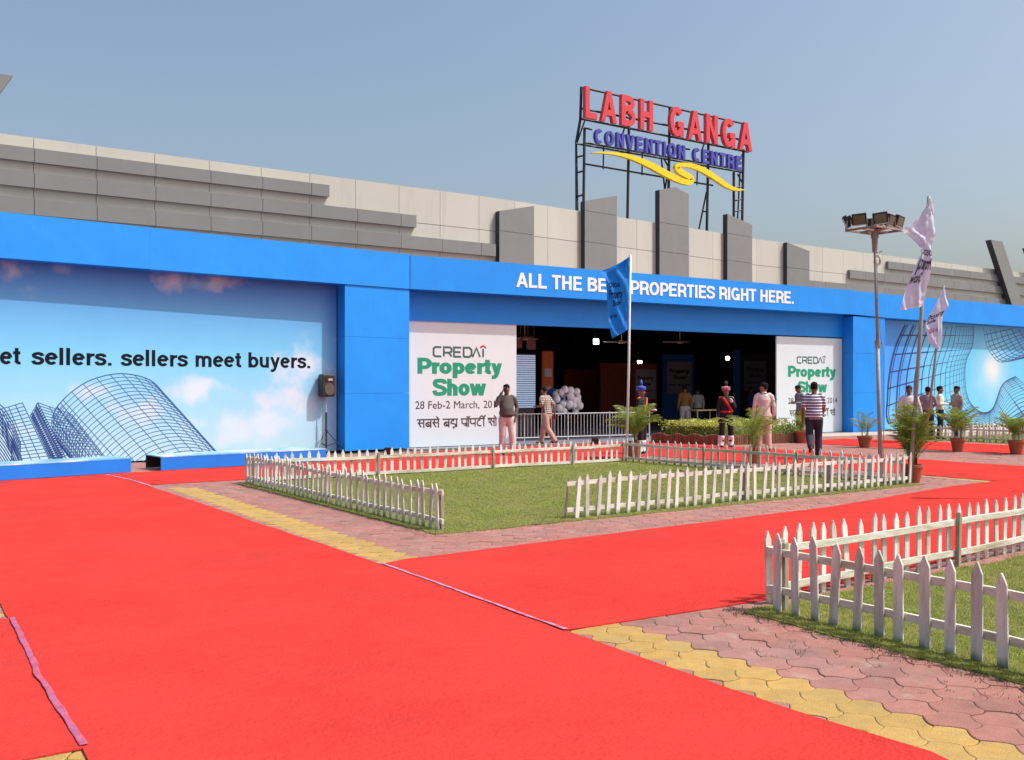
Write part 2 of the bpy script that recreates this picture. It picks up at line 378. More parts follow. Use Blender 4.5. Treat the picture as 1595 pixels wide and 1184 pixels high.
def structure(name, mb, m, **k):
    o = mb.build(name, m, **k); o['kind'] = 'structure'; return o

def kids(o): return [q for q in COL.objects if q.parent == o]

def dup(root, loc, rotz=0.0, label=None, scale=1.0):
    r = root.copy(); COL.objects.link(r); r.location = loc; r.rotation_euler = (0, 0, rotz); r.scale = (scale,) * 3
    if label: r['label'] = label
    BASE[r.name] = (Matrix.Translation(Vector(loc)) @ Matrix.Rotation(rotz, 4, 'Z')).inverted()
    for ch in kids(root):
        q = ch.copy(); COL.objects.link(q); q.parent = r
        for g in kids(ch):
            d = g.copy(); COL.objects.link(d); d.parent = q
    return r

DG = bpy.context.evaluated_depsgraph_get
def text_mesh(body, bold=0.0, spacing=1.0, extrude=0.0):
    cu = bpy.data.curves.new('lettering', 'FONT'); cu.body = body; cu.size = 1.0; cu.offset = bold; cu.space_character = spacing
    cu.extrude = extrude; cu.resolution_u = 4
    o = bpy.data.objects.new('lettering', cu); COL.objects.link(o)
    bpy.context.view_layer.update()
    me = bpy.data.meshes.new_from_object(o.evaluated_get(DG()))
    bpy.data.objects.remove(o); bpy.data.curves.remove(cu)
    return me

def lettering(body, p0, p1, height, m, parent, nrm, bold=0.0, spacing=1.0, depth=0.004, name='lettering', base_h=None, ref=None):
    """text between p0 and p1 (points on its base line); height is that of the reference string, nrm points at the viewer"""
    me = text_mesh(body, bold, spacing, 0.5)
    vs = [v.co.copy() for v in me.vertices]
    if ref is not None:
        mr = text_mesh(ref, bold, spacing); hh = max(v.co.y for v in mr.vertices); bpy.data.meshes.remove(mr)
    else: hh = max(v.y for v in vs)
    x0 = min(v.x for v in vs); x1 = max(v.x for v in vs)
    p0 = Vector(p0); p1 = Vector(p1); d = p1 - p0; nrm = Vector(nrm)
    up = Vector((0, 0, 1))
    out = []
    for v in vs:
        q = p0 + d * ((v.x - x0) / (x1 - x0)) + up * (v.y / hh * height) + nrm * (depth * (v.z + 0.5))
        out.append(q)
    I = BASE[parent.name] if parent is not None and parent.name in BASE else Matrix.Identity(4)
    for v, q in zip(me.vertices, out): v.co = I @ q
    me.materials.clear(); me.materials.append(m); me.name = name
    o = bpy.data.objects.new(name, me); COL.objects.link(o)
    if parent is not None: o.parent = parent
    return o

# ------------------------------------------------------------------ bold sans-serif letters drawn as strokes (cap height 1)
def arcp(cx, cy, rx, ry, a0, a1, n=9): return [(cx + rx * math.cos(R(a0 + (a1 - a0) * i / n)), cy + ry * math.sin(R(a0 + (a1 - a0) * i / n))) for i in range(n + 1)]
def cspline(P, n=4):
    out = []
    for i in range(len(P) - 1):
        p0, p1, p2, p3 = P[max(i - 1, 0)], P[i], P[i + 1], P[min(i + 2, len(P) - 1)]
        for j in range(n):
            t = j / n
            out.append(tuple(0.5 * (2 * b + (c - a) * t + (2 * a - 5 * b + 4 * c - d) * t * t + (-a + 3 * b - 3 * c + d) * t ** 3) for a, b, c, d in zip(p0, p1, p2, p3)))
    return out + [tuple(P[-1])]
def glyph(ch, h):
    """(strokes, advance); the strokes are centre lines of half-width h"""
    b, t, e = h, 1 - h, 0.06                                # bottom and top centre lines, overshoot that is cut flat
    X = 0.72; xb, xt = h, X - h                             # lower-case x-height
    def ring(w, y0, y1, a0, a1, n=20): return arcp(w / 2, (y0 + y1) / 2, w / 2 - h - 0.03, (y1 - y0) / 2, a0, a1, n)
    if ch == ' ': return [], 0.30
    if ch == '.': return [[(h + .05, 0), (h + .05, 2 * h)]], 0.29
    if ch == 'A': return [[(h - .0, -e), (.36, 1 + e * .2)], [(.72 - h, -e), (.36, 1 + e * .2)], [(.17, .30), (.55, .30)]], 0.72
    if ch == 'B': return [[(h + .05, 0), (h + .05, 1)], [(h + .05, t), (.36, t)] + arcp(.38, .755, .20, t - .755, 90, -90, 8) + [(h + .05, .51)], [(.36, .51)] + arcp(.40, (.51 + b) / 2, .22, (.51 - b) / 2, 90, -90, 8) + [(h + .05, b)]], 0.72
    if ch == 'C': return [ring(.74, b, t, 48, 312)], 0.73
    if ch == 'E': return [[(h + .05, 0), (h + .05, 1)], [(h + .05, t), (.61, t)], [(h + .05, .52), (.57, .52)], [(h + .05, b), (.62, b)]], 0.66
    if ch == 'G': return [ring(.76, b, t, 42, 325), [(.72 - h, 0.0), (.72 - h, .50)], [(.42, .42), (.72, .42)]], 0.78
    if ch == 'H': return [[(h + .05, 0), (h + .05, 1)], [(.67 - h, 0), (.67 - h, 1)], [(h + .05, .51), (.67 - h, .51)]], 0.73
    if ch == 'I': return [[(h + .05, 0), (h + .05, 1)]], 0.29
    if ch == 'L': return [[(h + .05, 0), (h + .05, 1)], [(h + .05, b), (.58, b)]], 0.60
    if ch == 'N': return [[(h + .05, 0), (h + .05, 1)], [(.67 - h, 0), (.67 - h, 1)], [(h + .02, 1 + e), (.70 - h, -e)]], 0.73
    if ch == 'O': return [ring(.78, b, t, 90, 450, 26)], 0.78
    if ch == 'P': return [[(h + .05, 0), (h + .05, 1)], [(h + .05, t), (.36, t)] + arcp(.37, (t + .40) / 2, .60 - .37, (t - .40) / 2, 90, -90, 8) + [(h + .05, .40)]], 0.67
    if ch == 'R': return [[(h + .05, 0), (h + .05, 1)], [(h + .05, t), (.37, t)] + arcp(.38, (t + .44) / 2, .60 - .38, (t - .44) / 2, 90, -90, 8) + [(h + .05, .44)], [(.36, .44), (.52, .40), (.58, .28), (.60, .08), (.63, -e)]], 0.71
    if ch == 'S': return [cspline([(.59, .71), (.55, .84), (.44, .905), (.33, t), (.20, .895), (.115, .82), (.105, .70), (.17, .60), (.33, .53), (.49, .46), (.57, .37), (.575, .25), (.51, .14), (.34, b), (.20, .10), (.11, .17), (.07, .31)], 3)], 0.67
    if ch == 'T': return [[(.31, 0), (.31, 1)], [(.02, t), (.60, t)]], 0.62
    if ch == 'V': return [[(h, 1 + e), (.34, -e * .2)], [(.68 - h, 1 + e), (.34, -e * .2)]], 0.68
    if ch == 'l': return [[(h + .04, 0), (h + .04, 1)]], 0.27
    if ch == 'e': return [[(.075, .385), (.47, .385)], arcp(.285, X / 2, .285 - h - .01, X / 2 - h, 5, 318, 20)], 0.56
    if ch == 't': return [[(.17, .93), (.17, .2)] + arcp(.17 + .11, .2, .11, .2 - b, 180, 275, 5) + [(.34, b + .005)], [(.01, X - h * .8), (.33, X - h * .8)]], 0.35
    if ch == 's': return [cspline([(.45, .51), (.41, .60), (.27, xt + .01), (.13, .60), (.10, .51), (.17, .43), (.29, .385), (.40, .33), (.445, .23), (.39, .12), (.25, xb - .01), (.12, .12), (.07, .23)], 3)], 0.52
    if ch == 'r': return [[(h + .05, 0), (h + .05, X)], arcp(.36, .36, .36 - h - .05, X - h * 1.1 - .36, 175, 80, 6)], 0.385
    if ch == 'm': return [[(h + .05, 0), (h + .05, X)], [(.455, 0), (.455, .44)] + arcp(.30, .46, .155, xt - .46, 0, 180, 8), [(.865 - h, 0), (.865 - h, .44)] + arcp((.455 + .865 - h) / 2, .46, (.865 - h - .455) / 2, xt - .46, 0, 180, 8)], 0.91
    if ch == 'b': return [[(h + .04, 0), (h + .04, 1)], arcp(.315, X / 2, .315 - h - .04, X / 2 - h, 0, 360, 20)], 0.60
    if ch == 'o': return [arcp(.30, X / 2, .30 - h - .01, X / 2 - h, 0, 360, 22)], 0.60
    if ch == 'p': return [[(h + .04, -.27), (h + .04, X)], arcp(.325, X / 2, .325 - h - .04, X / 2 - h, 0, 360, 20)], 0.62
    if ch == 'h': return [[(h + .04, 0), (h + .04, 1)], [(.56 - h, 0), (.56 - h, .42)] + arcp((.56 + .04) / 2, .42, (.52 - 2 * h) / 2, xt - .42, 0, 180, 8)], 0.60
    if ch == 'u': return [[(.55 - h, 0), (.55 - h, X)], [(.55 - h, .30)] + arcp((.55 + .04) / 2, .28, (.51 - 2 * h) / 2, .28 - xb, 0, -180, 8) + [(h + .04, X)]], 0.60
    if ch == 'y': return [[(h, X + e), (.30, .02)], [(.55 - h, X + e), (.30, .06), (.24, -.12), (.16, -.20), (.04, -.19)]], 0.55
    if ch == 'w': return [[(h * .9, X + e), (.25, -e * .3)], [(.42, X - .02), (.25, -e * .3)], [(.42, X - .02), (.59, -e * .3)], [(.84 - h * .9, X + e), (.59, -e * .3)]], 0.84
    return [], 0.3
DESC = set('py')
def block_text(body, p0, p1, cap, h, m, parent, nrm, depth, name='word', by='word', thick=None, gap=0.0, space=0.30):
    """stroke letters fitted between p0 and p1 (base line); one mesh per word or per letter"""
    p0, p1 = Vector(p0), Vector(p1); nrm = Vector(nrm)
    cells = []; x = 0.0
    for ch in body:
        st, adv = glyph(ch, h)
        if ch == ' ': adv = space
        cells.append((ch, st, x)); x += adv + gap
    sx = (p1 - p0).length / (x - gap); ux = (p1 - p0).normalized()
    up = Vector((0, 0, 1)); out = []; mb = MB()
    def flush():
        nonlocal mb
        if mb.v: out.append(mb.build(name, m, parent))
        mb = MB()
    for ch, st, x0 in cells:
        if ch == ' ': flush(); continue
        lo = -0.32 if ch in DESC else 0.0
        hi = 0.72 if ch in 'ywmu' else (0.94 if ch == 't' else 1.0)
        for i, s_ in enumerate(st):
            q = MB(); P = [Vector((x, y, 0)) for x, y in s_]
            q.strip(P, h, 1.0, (0, 0, 1), 0.985)
            for v in q.v: v.y = min(hi, max(lo, v.y))
            dd_ = depth + 0.0006 * i
            mb.add([p0 + ux * ((x0 + v.x) * sx) + up * (v.y * cap) + nrm * ((v.z * dd_) - (0.0003 * i)) for v in q.v], q.f)
        if by == 'letter': flush()
    flush()
    return out

# ------------------------------------------------------------------ ground, paving, carpets, lawns
structure('ground', MB().add([(-400, -400, -0.016), (400, -400, -0.016), (400, 400, -0.016), (-400, 400, -0.016)], [(0, 1, 2, 3)]), M_GROUND, fix=False)
structure('paving_bed', MB().add([(-8, -2, -0.012), (46, -2, -0.012), (46, 24, -0.012), (-8, 24, -0.012)], [(0, 1, 2, 3)]), M_SOIL, fix=False)

def inside(p, poly):
    x, y = p; r = False; n = len(poly)
    for i in range(n):
        (x0, y0), (x1, y1) = poly[i], poly[(i + 1) % n]
        if (y0 > y) != (y1 > y) and x < (x1 - x0) * (y - y0) / (y1 - y0) + x0: r = not r
    return r
def deep(p, poly, d):
    return inside(p, poly) and all(inside((p[0] + d * a, p[1] + d * b), poly) for a, b in ((1, 0), (-1, 0), (0, 1), (0, -1)))

CARPETS = {
 'main': [(0.79, -3), (3.90, -3), (3.90, 5.45), (3.92, 8.40), (3.84, 12.0), (3.76, 17.1), (3.76, 19.85), (0.70, 19.1), (0.78, 8)],
 'left': [(-7, 4.70), (0.785, 4.86), (0.785, 7.86), (-7, 7.7)],
 'cross': [(3.905, 5.46), (5.72, 5.42), (7.44, 5.60), (9.82, 5.93), (24, 7.9), (24, 11.0), (16.7, 10.06), (14.9, 9.93), (10.98, 9.12), (4.21, 8.52), (3.925, 8.40)],
 'facade': [(3.77, 17.13), (4.4, 17.22), (9, 17.45), (13.0, 17.75), (15.25, 17.95), (16.35, 17.9), (19.6, 18.6), (19.3, 22.9), (15.2, 22.75), (11.2, 22.0), (8.35, 20.6), (4.55, 19.85), (3.77, 19.85)],
 'right': [(16.3, 10.06), (19.95, 10.5), (19.70, 12.5), (19.60, 18.58), (15.3, 17.90), (15.85, 15.0), (16.2, 12)],
 'far': [(23.6, 6), (27.0, 6), (26.45, 15.4), (26.1, 18.7), (25.2, 20.6), (22.3, 20.3), (22.6, 17.5), (23.15, 13.6)],
}
LAWNS = {
 'first': [(5.22, 9.76), (8.8, 9.92), (14.75, 10.36), (14.05, 17.2), (5.1, 16.78)],
 'second': [(5.32, 5.22), (5.33, -2), (15, -2), (14.5, 6.0), (9.5, 5.47), (7.5, 5.36)],
 'third': [(27.2, 12), (38, 12), (38, 19.4), (27.0, 19.2)],
}
def poly_grid(poly, step, jitter=0.0, seed=1, zf=None, name=''):
    """triangulated sheet with a lightly wandering edge"""
    rr = random.Random(seed); bm = bmesh.new(); pts = []
    n = len(poly)
    for i in range(n):
        a = Vector(poly[i]).to_2d(); b = Vector(poly[(i + 1) % n]).to_2d(); k = max(1, int((b - a).length / step))
        nn = Vector((-(b - a).y, (b - a).x)).normalized()
        for j in range(k):
            p = a.lerp(b, j / k)
            w_ = jitter * (mnoise.noise(Vector((p.x * 2.3, p.y * 2.3, seed))) + 0.5 * mnoise.noise(Vector((p.x * 7, p.y * 7, seed + 5))))
            pts.append(p + nn * w_)
    return pts

def carpet_sheet(key, label, seed, lift=None, step=0.14, jit=0.014, z0=0.006):
    poly = CARPETS[key]
    pts = poly_grid(poly, step * 1.5, jit, seed)
    bm = bmesh.new()
    f = bm.faces.new([bm.verts.new((p.x, p.y, 0)) for p in pts])
    bmesh.ops.triangulate(bm, faces=[f])
    xs = [p.x for p in pts]; ys = [p.y for p in pts]
    step2 = max(0.22, step)
    x = min(xs) + step2
    while x < max(xs):
        bmesh.ops.bisect_plane(bm, geom=bm.verts[:] + bm.edges[:] + bm.faces[:], plane_co=(x, 0, 0), plane_no=(1, 0, 0)); x += step2
    y = min(ys) + step2
    while y < max(ys):
        bmesh.ops.bisect_plane(bm, geom=bm.verts[:] + bm.edges[:] + bm.faces[:], plane_co=(0, y, 0), plane_no=(0, 1, 0)); y += step2
    for v in bm.verts:
        z = z0 + 0.003 + 0.005 * mnoise.noise(Vector((v.co.x * 0.9, v.co.y * 2.2, seed))) + 0.003 * mnoise.noise(Vector((v.co.x * 4, v.co.y * 4, seed + 3)))
        if lift:
            for (lx, ly, h, sx, sy) in lift: z += h * math.exp(-((v.co.x - lx) / sx) ** 2 - ((v.co.y - ly) / sy) ** 2)
        v.co.z = max(z0, z)
    edge = [e for e in bm.edges if e.is_boundary]
    r = bmesh.ops.extrude_edge_only(bm, edges=edge)
    for e in edge: e.smooth = False
    for v in [g for g in r['geom'] if isinstance(g, bmesh.types.BMVert)]: v.co.z = max(0.001, v.co.z - 0.009)
    bmesh.ops.recalc_face_normals(bm, faces=bm.faces)
    me = bpy.data.meshes.new('red_carpet'); bm.to_mesh(me); bm.free()
    me.polygons.foreach_set('use_smooth', [True] * len(me.polygons))
    me.materials.append(M_RED)
    o = bpy.data.objects.new('red_carpet', me); COL.objects.link(o)
    return tag(o, label, 'carpet', 'red carpet strips on the forecourt')
carpet_sheet('main', 'wide red carpet in the foreground running from the camera to the blue boxes', 1, lift=[(3.93, 2.74, 0.040, 0.12, 0.26), (3.90, 3.15, 0.012, 0.1, 0.3)])
carpet_sheet('left', 'red carpet at the bottom left corner taped to the main carpet with purple tape', 2)
carpet_sheet('cross', 'red carpet crossing between the two fenced lawns', 3, z0=0.0058)
carpet_sheet('facade', 'red carpet along the blue gate behind the lawn fence', 4, step=0.4)
carpet_sheet('right', 'red carpet along the right side of the first lawn, beside the yellow paver line', 5, step=0.3, z0=0.0062)
carpet_sheet('far', 'farthest red carpet, passing behind the potted palms near the right mural', 6, step=0.4)

def tape(pts, hw, m, label):
    mb = MB()
    P = [Vector((p[0], p[1], p[2] if len(p) > 2 else 0.016)) for p in pts]
    Q = []
    for a, b in zip(P, P[1:]):
        for j in range(14): Q.append(a.lerp(b, j / 14))
    Q.append(P[-1])
    Q = [q + Vector((0.010 * mnoise.noise(q * 3) + .004 * mnoise.noise(q * 13), 0, 0.002 * mnoise.noise(q * 9))) for q in Q]
    W = [hw * (1 + 0.35 * mnoise.noise(q * 5)) for q in Q]
    mb.strip(Q, W, 0.002, (0, 0, 1))
    return tag(mb.build('tape', m), label, 'tape')
tape([(0.80, 7.84), (0.785, 6.9), (0.765, 6.2), (0.785, 5.4), (0.79, 4.88)], 0.017, M_TAPE, 'crinkled purple tape joining the carpets at the bottom left')
tape([(3.92, 8.42), (3.915, 7.2), (3.905, 6.3), (3.90, 5.46)], 0.016, M_TAPE2, 'thin pale tape line across the red carpet joint in the centre foreground')
tape([(3.76, 16.9), (3.72, 18.2), (3.55, 19.6)], 0.022, M_TAPE2, 'pale tape line on the carpet joint beside the far blue box')

def in_view(u, v, margin=0.12):
    X = u * c_ - v * s_; Z = u * s_ + v * c_
    return Z > 1.5 and abs(X) < Z * (0.5137 + margin) + 0.6
ROW, PITCH, AMP, SHIFT = 0.213, 0.24, 0.042, 0.12
pink, yellow = MB(), MB()
def wave(v):                                               # bows out from the cusp to a shoulder, then hollows back to the next cusp
    p = (-v / PITCH) % 1.0
    return AMP * (2 * math.sin(math.pi * p) - 1) if p <= 0.5 else AMP * (1 - 2 * math.sin(math.pi * (p - 0.5)))
def tile_pts():
    """one interlocking paver: wavy long sides with a cusp at each end, bowed short sides"""
    n = 10; P = []
    top = lambda v: ROW + wave(v)
    bot = lambda v: wave(v + SHIFT)
    end = lambda t: -0.020 * math.sin(math.pi * t)
    for i in range(n + 1):
        v = PITCH * i / n; P.append((top(v), v))
    for i in range(1, 6):
        t = i / 6; P.append((top(PITCH) + (bot(PITCH) - top(PITCH)) * t, PITCH + end(t)))
    for i in range(n + 1):
        v = PITCH - PITCH * i / n; P.append((bot(v), v))
    for i in range(1, 6):
        t = 1 - i / 6; P.append((top(0) + (bot(0) - top(0)) * t, end(t)))
    return P
TP = tile_pts()
tcx = sum(p[0] for p in TP) / len(TP)
def shrink(P, g):
    n = len(P); out = []
    for i in range(n):
        a, b, c = Vector(P[i - 1]), Vector(P[i]), Vector(P[(i + 1) % n])
        t1 = (b - a).normalized(); t2 = (c - b).normalized(); t = (t1 + t2)
        t = t.normalized() if t.length > 1e-6 else t1
        nn = Vector((-t.y, t.x)); k = min(2.0, 1 / max(0.4, t.dot(t1)))
        out.append(b + nn * g * k)
    return out
TO = shrink(TP, 0.0022); TI = shrink(TP, 0.0075)
nT = len(TO)
HIDE = list(CARPETS.values()) + list(LAWNS.values())
k0 = int(-6 / ROW)
for k in range(k0, 190):
    for n_ in range(4, 100):
        cu = 3.945 + k * ROW + ROW / 2; cv = n_ * PITCH + (k * SHIFT) % PITCH + 0.11
        if cv > 22.4 or not in_view(cu, cv): continue
        if any(deep((cu, cv), P, 0.26) for P in HIDE): continue
        isy = (k in (0, 1) and cv < 16.5) or (k in (-16, -17)) or (k in (57, 58) and 10 < cv < 18.2) or (k < -14 and cv < 4.9 and k > -20)
        mb = yellow if isy else pink
        ox, oy = 3.945 + k * ROW, cv - PITCH / 2
        dz = rnd.uniform(-0.0028, 0.0014); tx, ty = rnd.uniform(-0.011, 0.011), rnd.uniform(-0.011, 0.011)
        b = len(mb.v)
        mb.v += [Vector((ox + p.x, oy + p.y, -0.010)) for p in TO]
        mb.v += [Vector((ox + p.x, oy + p.y, dz - 0.003 + tx * (p.x - tcx) + ty * p.y)) for p in TO]
        mb.v += [Vector((ox + p.x, oy + p.y, dz + tx * (p.x - tcx) + ty * p.y)) for p in TI]
        for i in range(nT):
            j = (i + 1) % nT
            mb.f.append((b + i, b + j, b + nT + j, b + nT + i)); mb.f.append((b + nT + i, b + nT + j, b + 2 * nT + j, b + 2 * nT + i))
        mb.f.append(tuple(range(b + 2 * nT, b + 3 * nT)))
structure('paving', pink, M_PAVE, fix=False)
structure('yellow_paving', yellow, M_PAVY, fix=False)
# concrete apron in front of the gate and along the facade
structure('apron', MB().prism([(20.4, 22.2), (34, 21.0), (46, 20.5), (46, 23.0), (20.4, 23.0)], -0.01, 0.018), M_APRON)
structure('hall_floor', MB().prism([(11.6, 22.95), (29.0, 22.95), (29.0, 24.4), (44, 24.8), (44, 47), (11.6, 47)], -0.01, 0.014), M_FLOOR)

def lawn(key, seed, blades, hmax, wide, zone=None):
    poly = LAWNS[key]
    pts = poly_grid(poly, 0.12, 0.05, seed)
    structure('lawn', MB().prism([(p.x, p.y) for p in pts], -0.011, 0.007), M_LAWN, fix=False)
    rr = random.Random(seed); v = []; f = []
    P2 = [(p.x, p.y) for p in pts]
    xs = [p[0] for p in P2]; ys = [p[1] for p in P2]
    got = tries = 0
    while got < blades and tries < blades * 6:
        tries += 1
        x, y = rr.uniform(min(xs) - 0.08, max(xs)), rr.uniform(min(ys) - 0.08, max(ys) + 0.05)
        if not in_view(x, y, 0.08): continue
        Z = x * s_ + y * c_
        if rr.random() > min(1, (zone or 9) / Z): continue
        if not inside((x, y), P2):
            if not inside((x + rr.uniform(-.07, .07), y + rr.uniform(-.07, .07)), P2): continue
        d = 0.55 + 0.45 * mnoise.noise(Vector((x * 1.7, y * 1.7, seed)))
        h = hmax * rr.uniform(0.45, 1.0) * (0.7 + 0.5 * d); a = rr.uniform(0, 6.283); ww = wide * rr.uniform(0.6, 1.2) * (0.6 + 0.05 * Z)
        lx, ly = rr.gauss(0, h * 0.55), rr.gauss(0, h * 0.55)
        b = len(v); cx_, sx_ = math.cos(a) * ww, math.sin(a) * ww
        v += [(x - cx_, y - sx_, 0.004), (x + cx_, y + sx_, 0.004), (x + lx * 0.5 + cx_ * .6, y + ly * 0.5 + sx_ * .6, h * 0.7), (x + lx * 0.5 - cx_ * .6, y + ly * 0.5 - sx_ * .6, h * 0.7), (x + lx, y + ly, h)]
        f += [(b, b + 1, b + 2, b + 3), (b + 3, b + 2, b + 4)]
        got += 1
    me = bpy.data.meshes.new('grass'); me.from_pydata(v, [], f); me.materials.append(M_GRASS)
    o = bpy.data.objects.new('grass', me); COL.objects.link(o); o['kind'] = 'stuff'
    return o
tag(lawn('first', 21, 90000, 0.028, 0.0035, 11), 'mown olive green grass inside the larger picket fence', 'grass')
tag(lawn('second', 22, 80000, 0.035, 0.0024, 6), 'mown green grass inside the picket fence at the right edge', 'grass')
tag(lawn('third', 23, 6000, 0.06, 0.006, 30), 'strip of grass behind the far fence under the right mural', 'grass')
# weeds and dry litter in the paver joints and along the lawn edges
wb = MB(); rr = random.Random(5)
spots = []
for _ in range(300):
    t = rr.random(); spots.append((5.29 + rr.gauss(0, 0.05), 5.35 - 3.4 * t, 0.012))
for _ in range(40):
    t = rr.random(); spots.append((4.55 + 0.75 * rr.random() ** 0.6, 5.3 - 2.7 * t, 0.010))
for _ in range(260):
    t = rr.random(); spots.append((5.2 + rr.gauss(0, 0.07), 9.8 + 7 * t, 0.014))
for _ in range(260):
    t = rr.random(); spots.append((5.2 + 9.4 * t, 9.78 + 0.55 * t + rr.gauss(0, 0.05), 0.014))
for x, y, r0 in spots:
    for _ in range(7):
        a = rr.uniform(0, 6.28); h = rr.uniform(0.006, 0.022); px, py = x + rr.gauss(0, r0 * 1.6), y + rr.gauss(0, r0 * 1.6); l = rr.uniform(0.008, 0.02)
        n = len(wb.v)
        wb.v += [Vector((px, py, 0.001)), Vector((px + 0.005 * math.cos(a + 1.5), py + 0.005 * math.sin(a + 1.5), 0.001)), Vector((px + l * math.cos(a), py + l * math.sin(a), h))]
        wb.f.append((n, n + 1, n + 2))
o = wb.build('weeds', M_WEED, fix=False); tag(o, 'dark weeds and litter in the paver joints along the lawn edges', 'weeds', kind='stuff')

# ------------------------------------------------------------------ convention hall behind the blue gate
WALL = [(-14, 24.7), (2.34, 25.4), (15.9, 26.0), (26, 27.3), (29, 27.8), (46.7, 28.7), (66, 29.7)]
def wall_v(u):
    for (u0, v0), (u1, v1) in zip(WALL, WALL[1:]):
        if u <= u1: return v0 + (v1 - v0) * (u - u0) / (u1 - u0)
    return WALL[-1][1]
def wall_block(mb, u0, u1, z0, z1, front, back=0.0):       # block standing proud of the wall line
    pts = [(u0, wall_v(u0) - front), (u1, wall_v(u1) - front), (u1, wall_v(u1) - back), (u0, wall_v(u0) - back)]
    mb.prism(pts, z0, z1)
hall = thing('convention_hall', 'long low convention hall with cream panel parapet and grey bands above the blue gate', 'building', (23.9, 27, 0))
mb = MB()
for (u0, v0), (u1, v1) in zip(WALL, WALL[1:]):
    mb.prism([(u0, v0 + 0.03), (u1, v1 + 0.03), (u1, v1 + 0.3), (u0, v0 + 0.3)], 4.62, 7.36)
mb.build('wall', M_JOINT, hall)
mb = MB(); JW = 0.012
us = [3.04 + 1.365 * i for i in range(-12, 44)]
for a, b in zip(us, us[1:]):
    for z0, z1 in ((4.7, 6.365), (6.38, 7.39)): wall_block(mb, a + JW / 2, b - JW / 2, z0, z1, 0.02, -0.03)
mb.build('cladding', M_CREAM, hall)
BANDS = [(6.80, 7.12), (6.21, 6.56), (5.585, 5.955)]
for (z0, z1), e in zip(BANDS, (10.39, 13.1, 15.86)):
    for lo, hi in ((-13, e), (2 * 23.9 - e + 0.02, 60)):
        mb = MB(); cuts = [lo] + [u for u in us if lo < u < hi] + [hi]
        for a, b in zip(cuts, cuts[1:]): wall_block(mb, a + 0.006, b - 0.006, z0, z1, 0.16, 0.021)
        mb.build('grey_band', M_GREY, hall)
def fin(u0, u1, tops, jz=(6.37,)):
    """upright slab: tops = [(u, z) ...] along the top edge"""
    mb = MB(); d0 = 0.22
    zs = [4.7] + [z for z in jz] + [None]
    for i in range(len(zs) - 1):
        z0 = zs[i] + (0.006 if i else 0)
        if zs[i + 1] is not None:
            wall_block(mb, u0, u1, z0, zs[i + 1] - 0.006, d0, 0.021)
        else:
            va = wall_v(u0) - d0; k = (wall_v(u1) - wall_v(u0)) / (u1 - u0)
            pts = [Vector((u0, va, z0)), Vector((u1, va + k * (u1 - u0), z0))] + [Vector((u, va + k * (u - u0), z)) for u, z in reversed(tops)]
            mb.slab(pts, (0, d0 - 0.021 if tops[0][1] < 7.38 and tops[-1][1] < 7.38 else d0 + 0.03, 0))
    ve = wall_v(u0) - d0
    MB().box((u0 - .006, ve + d0 / 2 + .01, (4.7 + tops[0][1]) / 2), (.008, d0 - .03, tops[0][1] - 4.7)).build('fin_side_shade', M_FINSHADE, hall)  # thin dark slab: shade painted onto the fin's left side
    return mb.build('fin', M_GREY, hall)
fin(15.95, 17.33, [(15.95, 6.97), (17.33, 7.28)])
fin(19.52, 21.0, [(19.52, 7.70), (21.0, 8.05)], (6.37, 7.385))
fin(23.12, 24.66, [(23.12, 8.52), (23.95, 8.72), (24.66, 8.56)], (6.37, 7.385))
fin(26.9, 28.47, [(26.9, 8.10), (28.47, 7.86)], (6.37, 7.385))
fin(30.6, 31.98, [(30.6, 7.37), (31.98, 7.13)])
def slanted(ub, ut, wd, zt, sgn):
    k = 0.05; f = lambda u, z: Vector((u, wall_v(u) - 0.42, z))
    z0 = 4.6
    pts = [f(ub, z0), f(ub + wd, z0), f(ut + wd, zt), f(ut, zt)]
    mb = MB().slab(pts, (0, 0.30, 0)); mb.build('slanted_fin', M_GREY, hall)
    e0, e1 = f(ub, z0), f(ut, zt); MB().slab([e0 + Vector((-.004, .01, 0)), e1 + Vector((-.004, .01, -.01)), e1 + Vector((-.004, .29, -.01)), e0 + Vector((-.004, .29, 0))], (-.006, 0, 0)).build('fin_side_shade', M_FINSHADE, hall)  # same painted shade along the slanted left side
slanted(47.95, 45.35, 1.05, 8.70, 1)
slanted(51.4, 48.8, 1.05, 8.6, 1)
tip = on_plane(20, 118, wall_v(2.6) - 0.42)
slanted(tip.x - 3.5, tip.x - 1.05, 1.05, tip.z, -1)
mb = MB()
for (u0, v0), (u1, v1) in zip(WALL, WALL[1:]):
    mb.prism([(u0, v0 + 0.31), (u1, v1 + 0.31), (u1, 60), (u0, 60)], 6.9, 7.05)
mb.build('roof', M_ROOF, hall)
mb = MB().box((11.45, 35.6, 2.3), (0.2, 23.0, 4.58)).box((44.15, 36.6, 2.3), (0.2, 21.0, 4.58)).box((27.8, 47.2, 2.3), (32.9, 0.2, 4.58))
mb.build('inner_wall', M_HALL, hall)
MB().box((27.8, 36.4, 4.60), (32.7, 22.0, 0.05)).build('inner_ceiling', M_HALLC, hall)

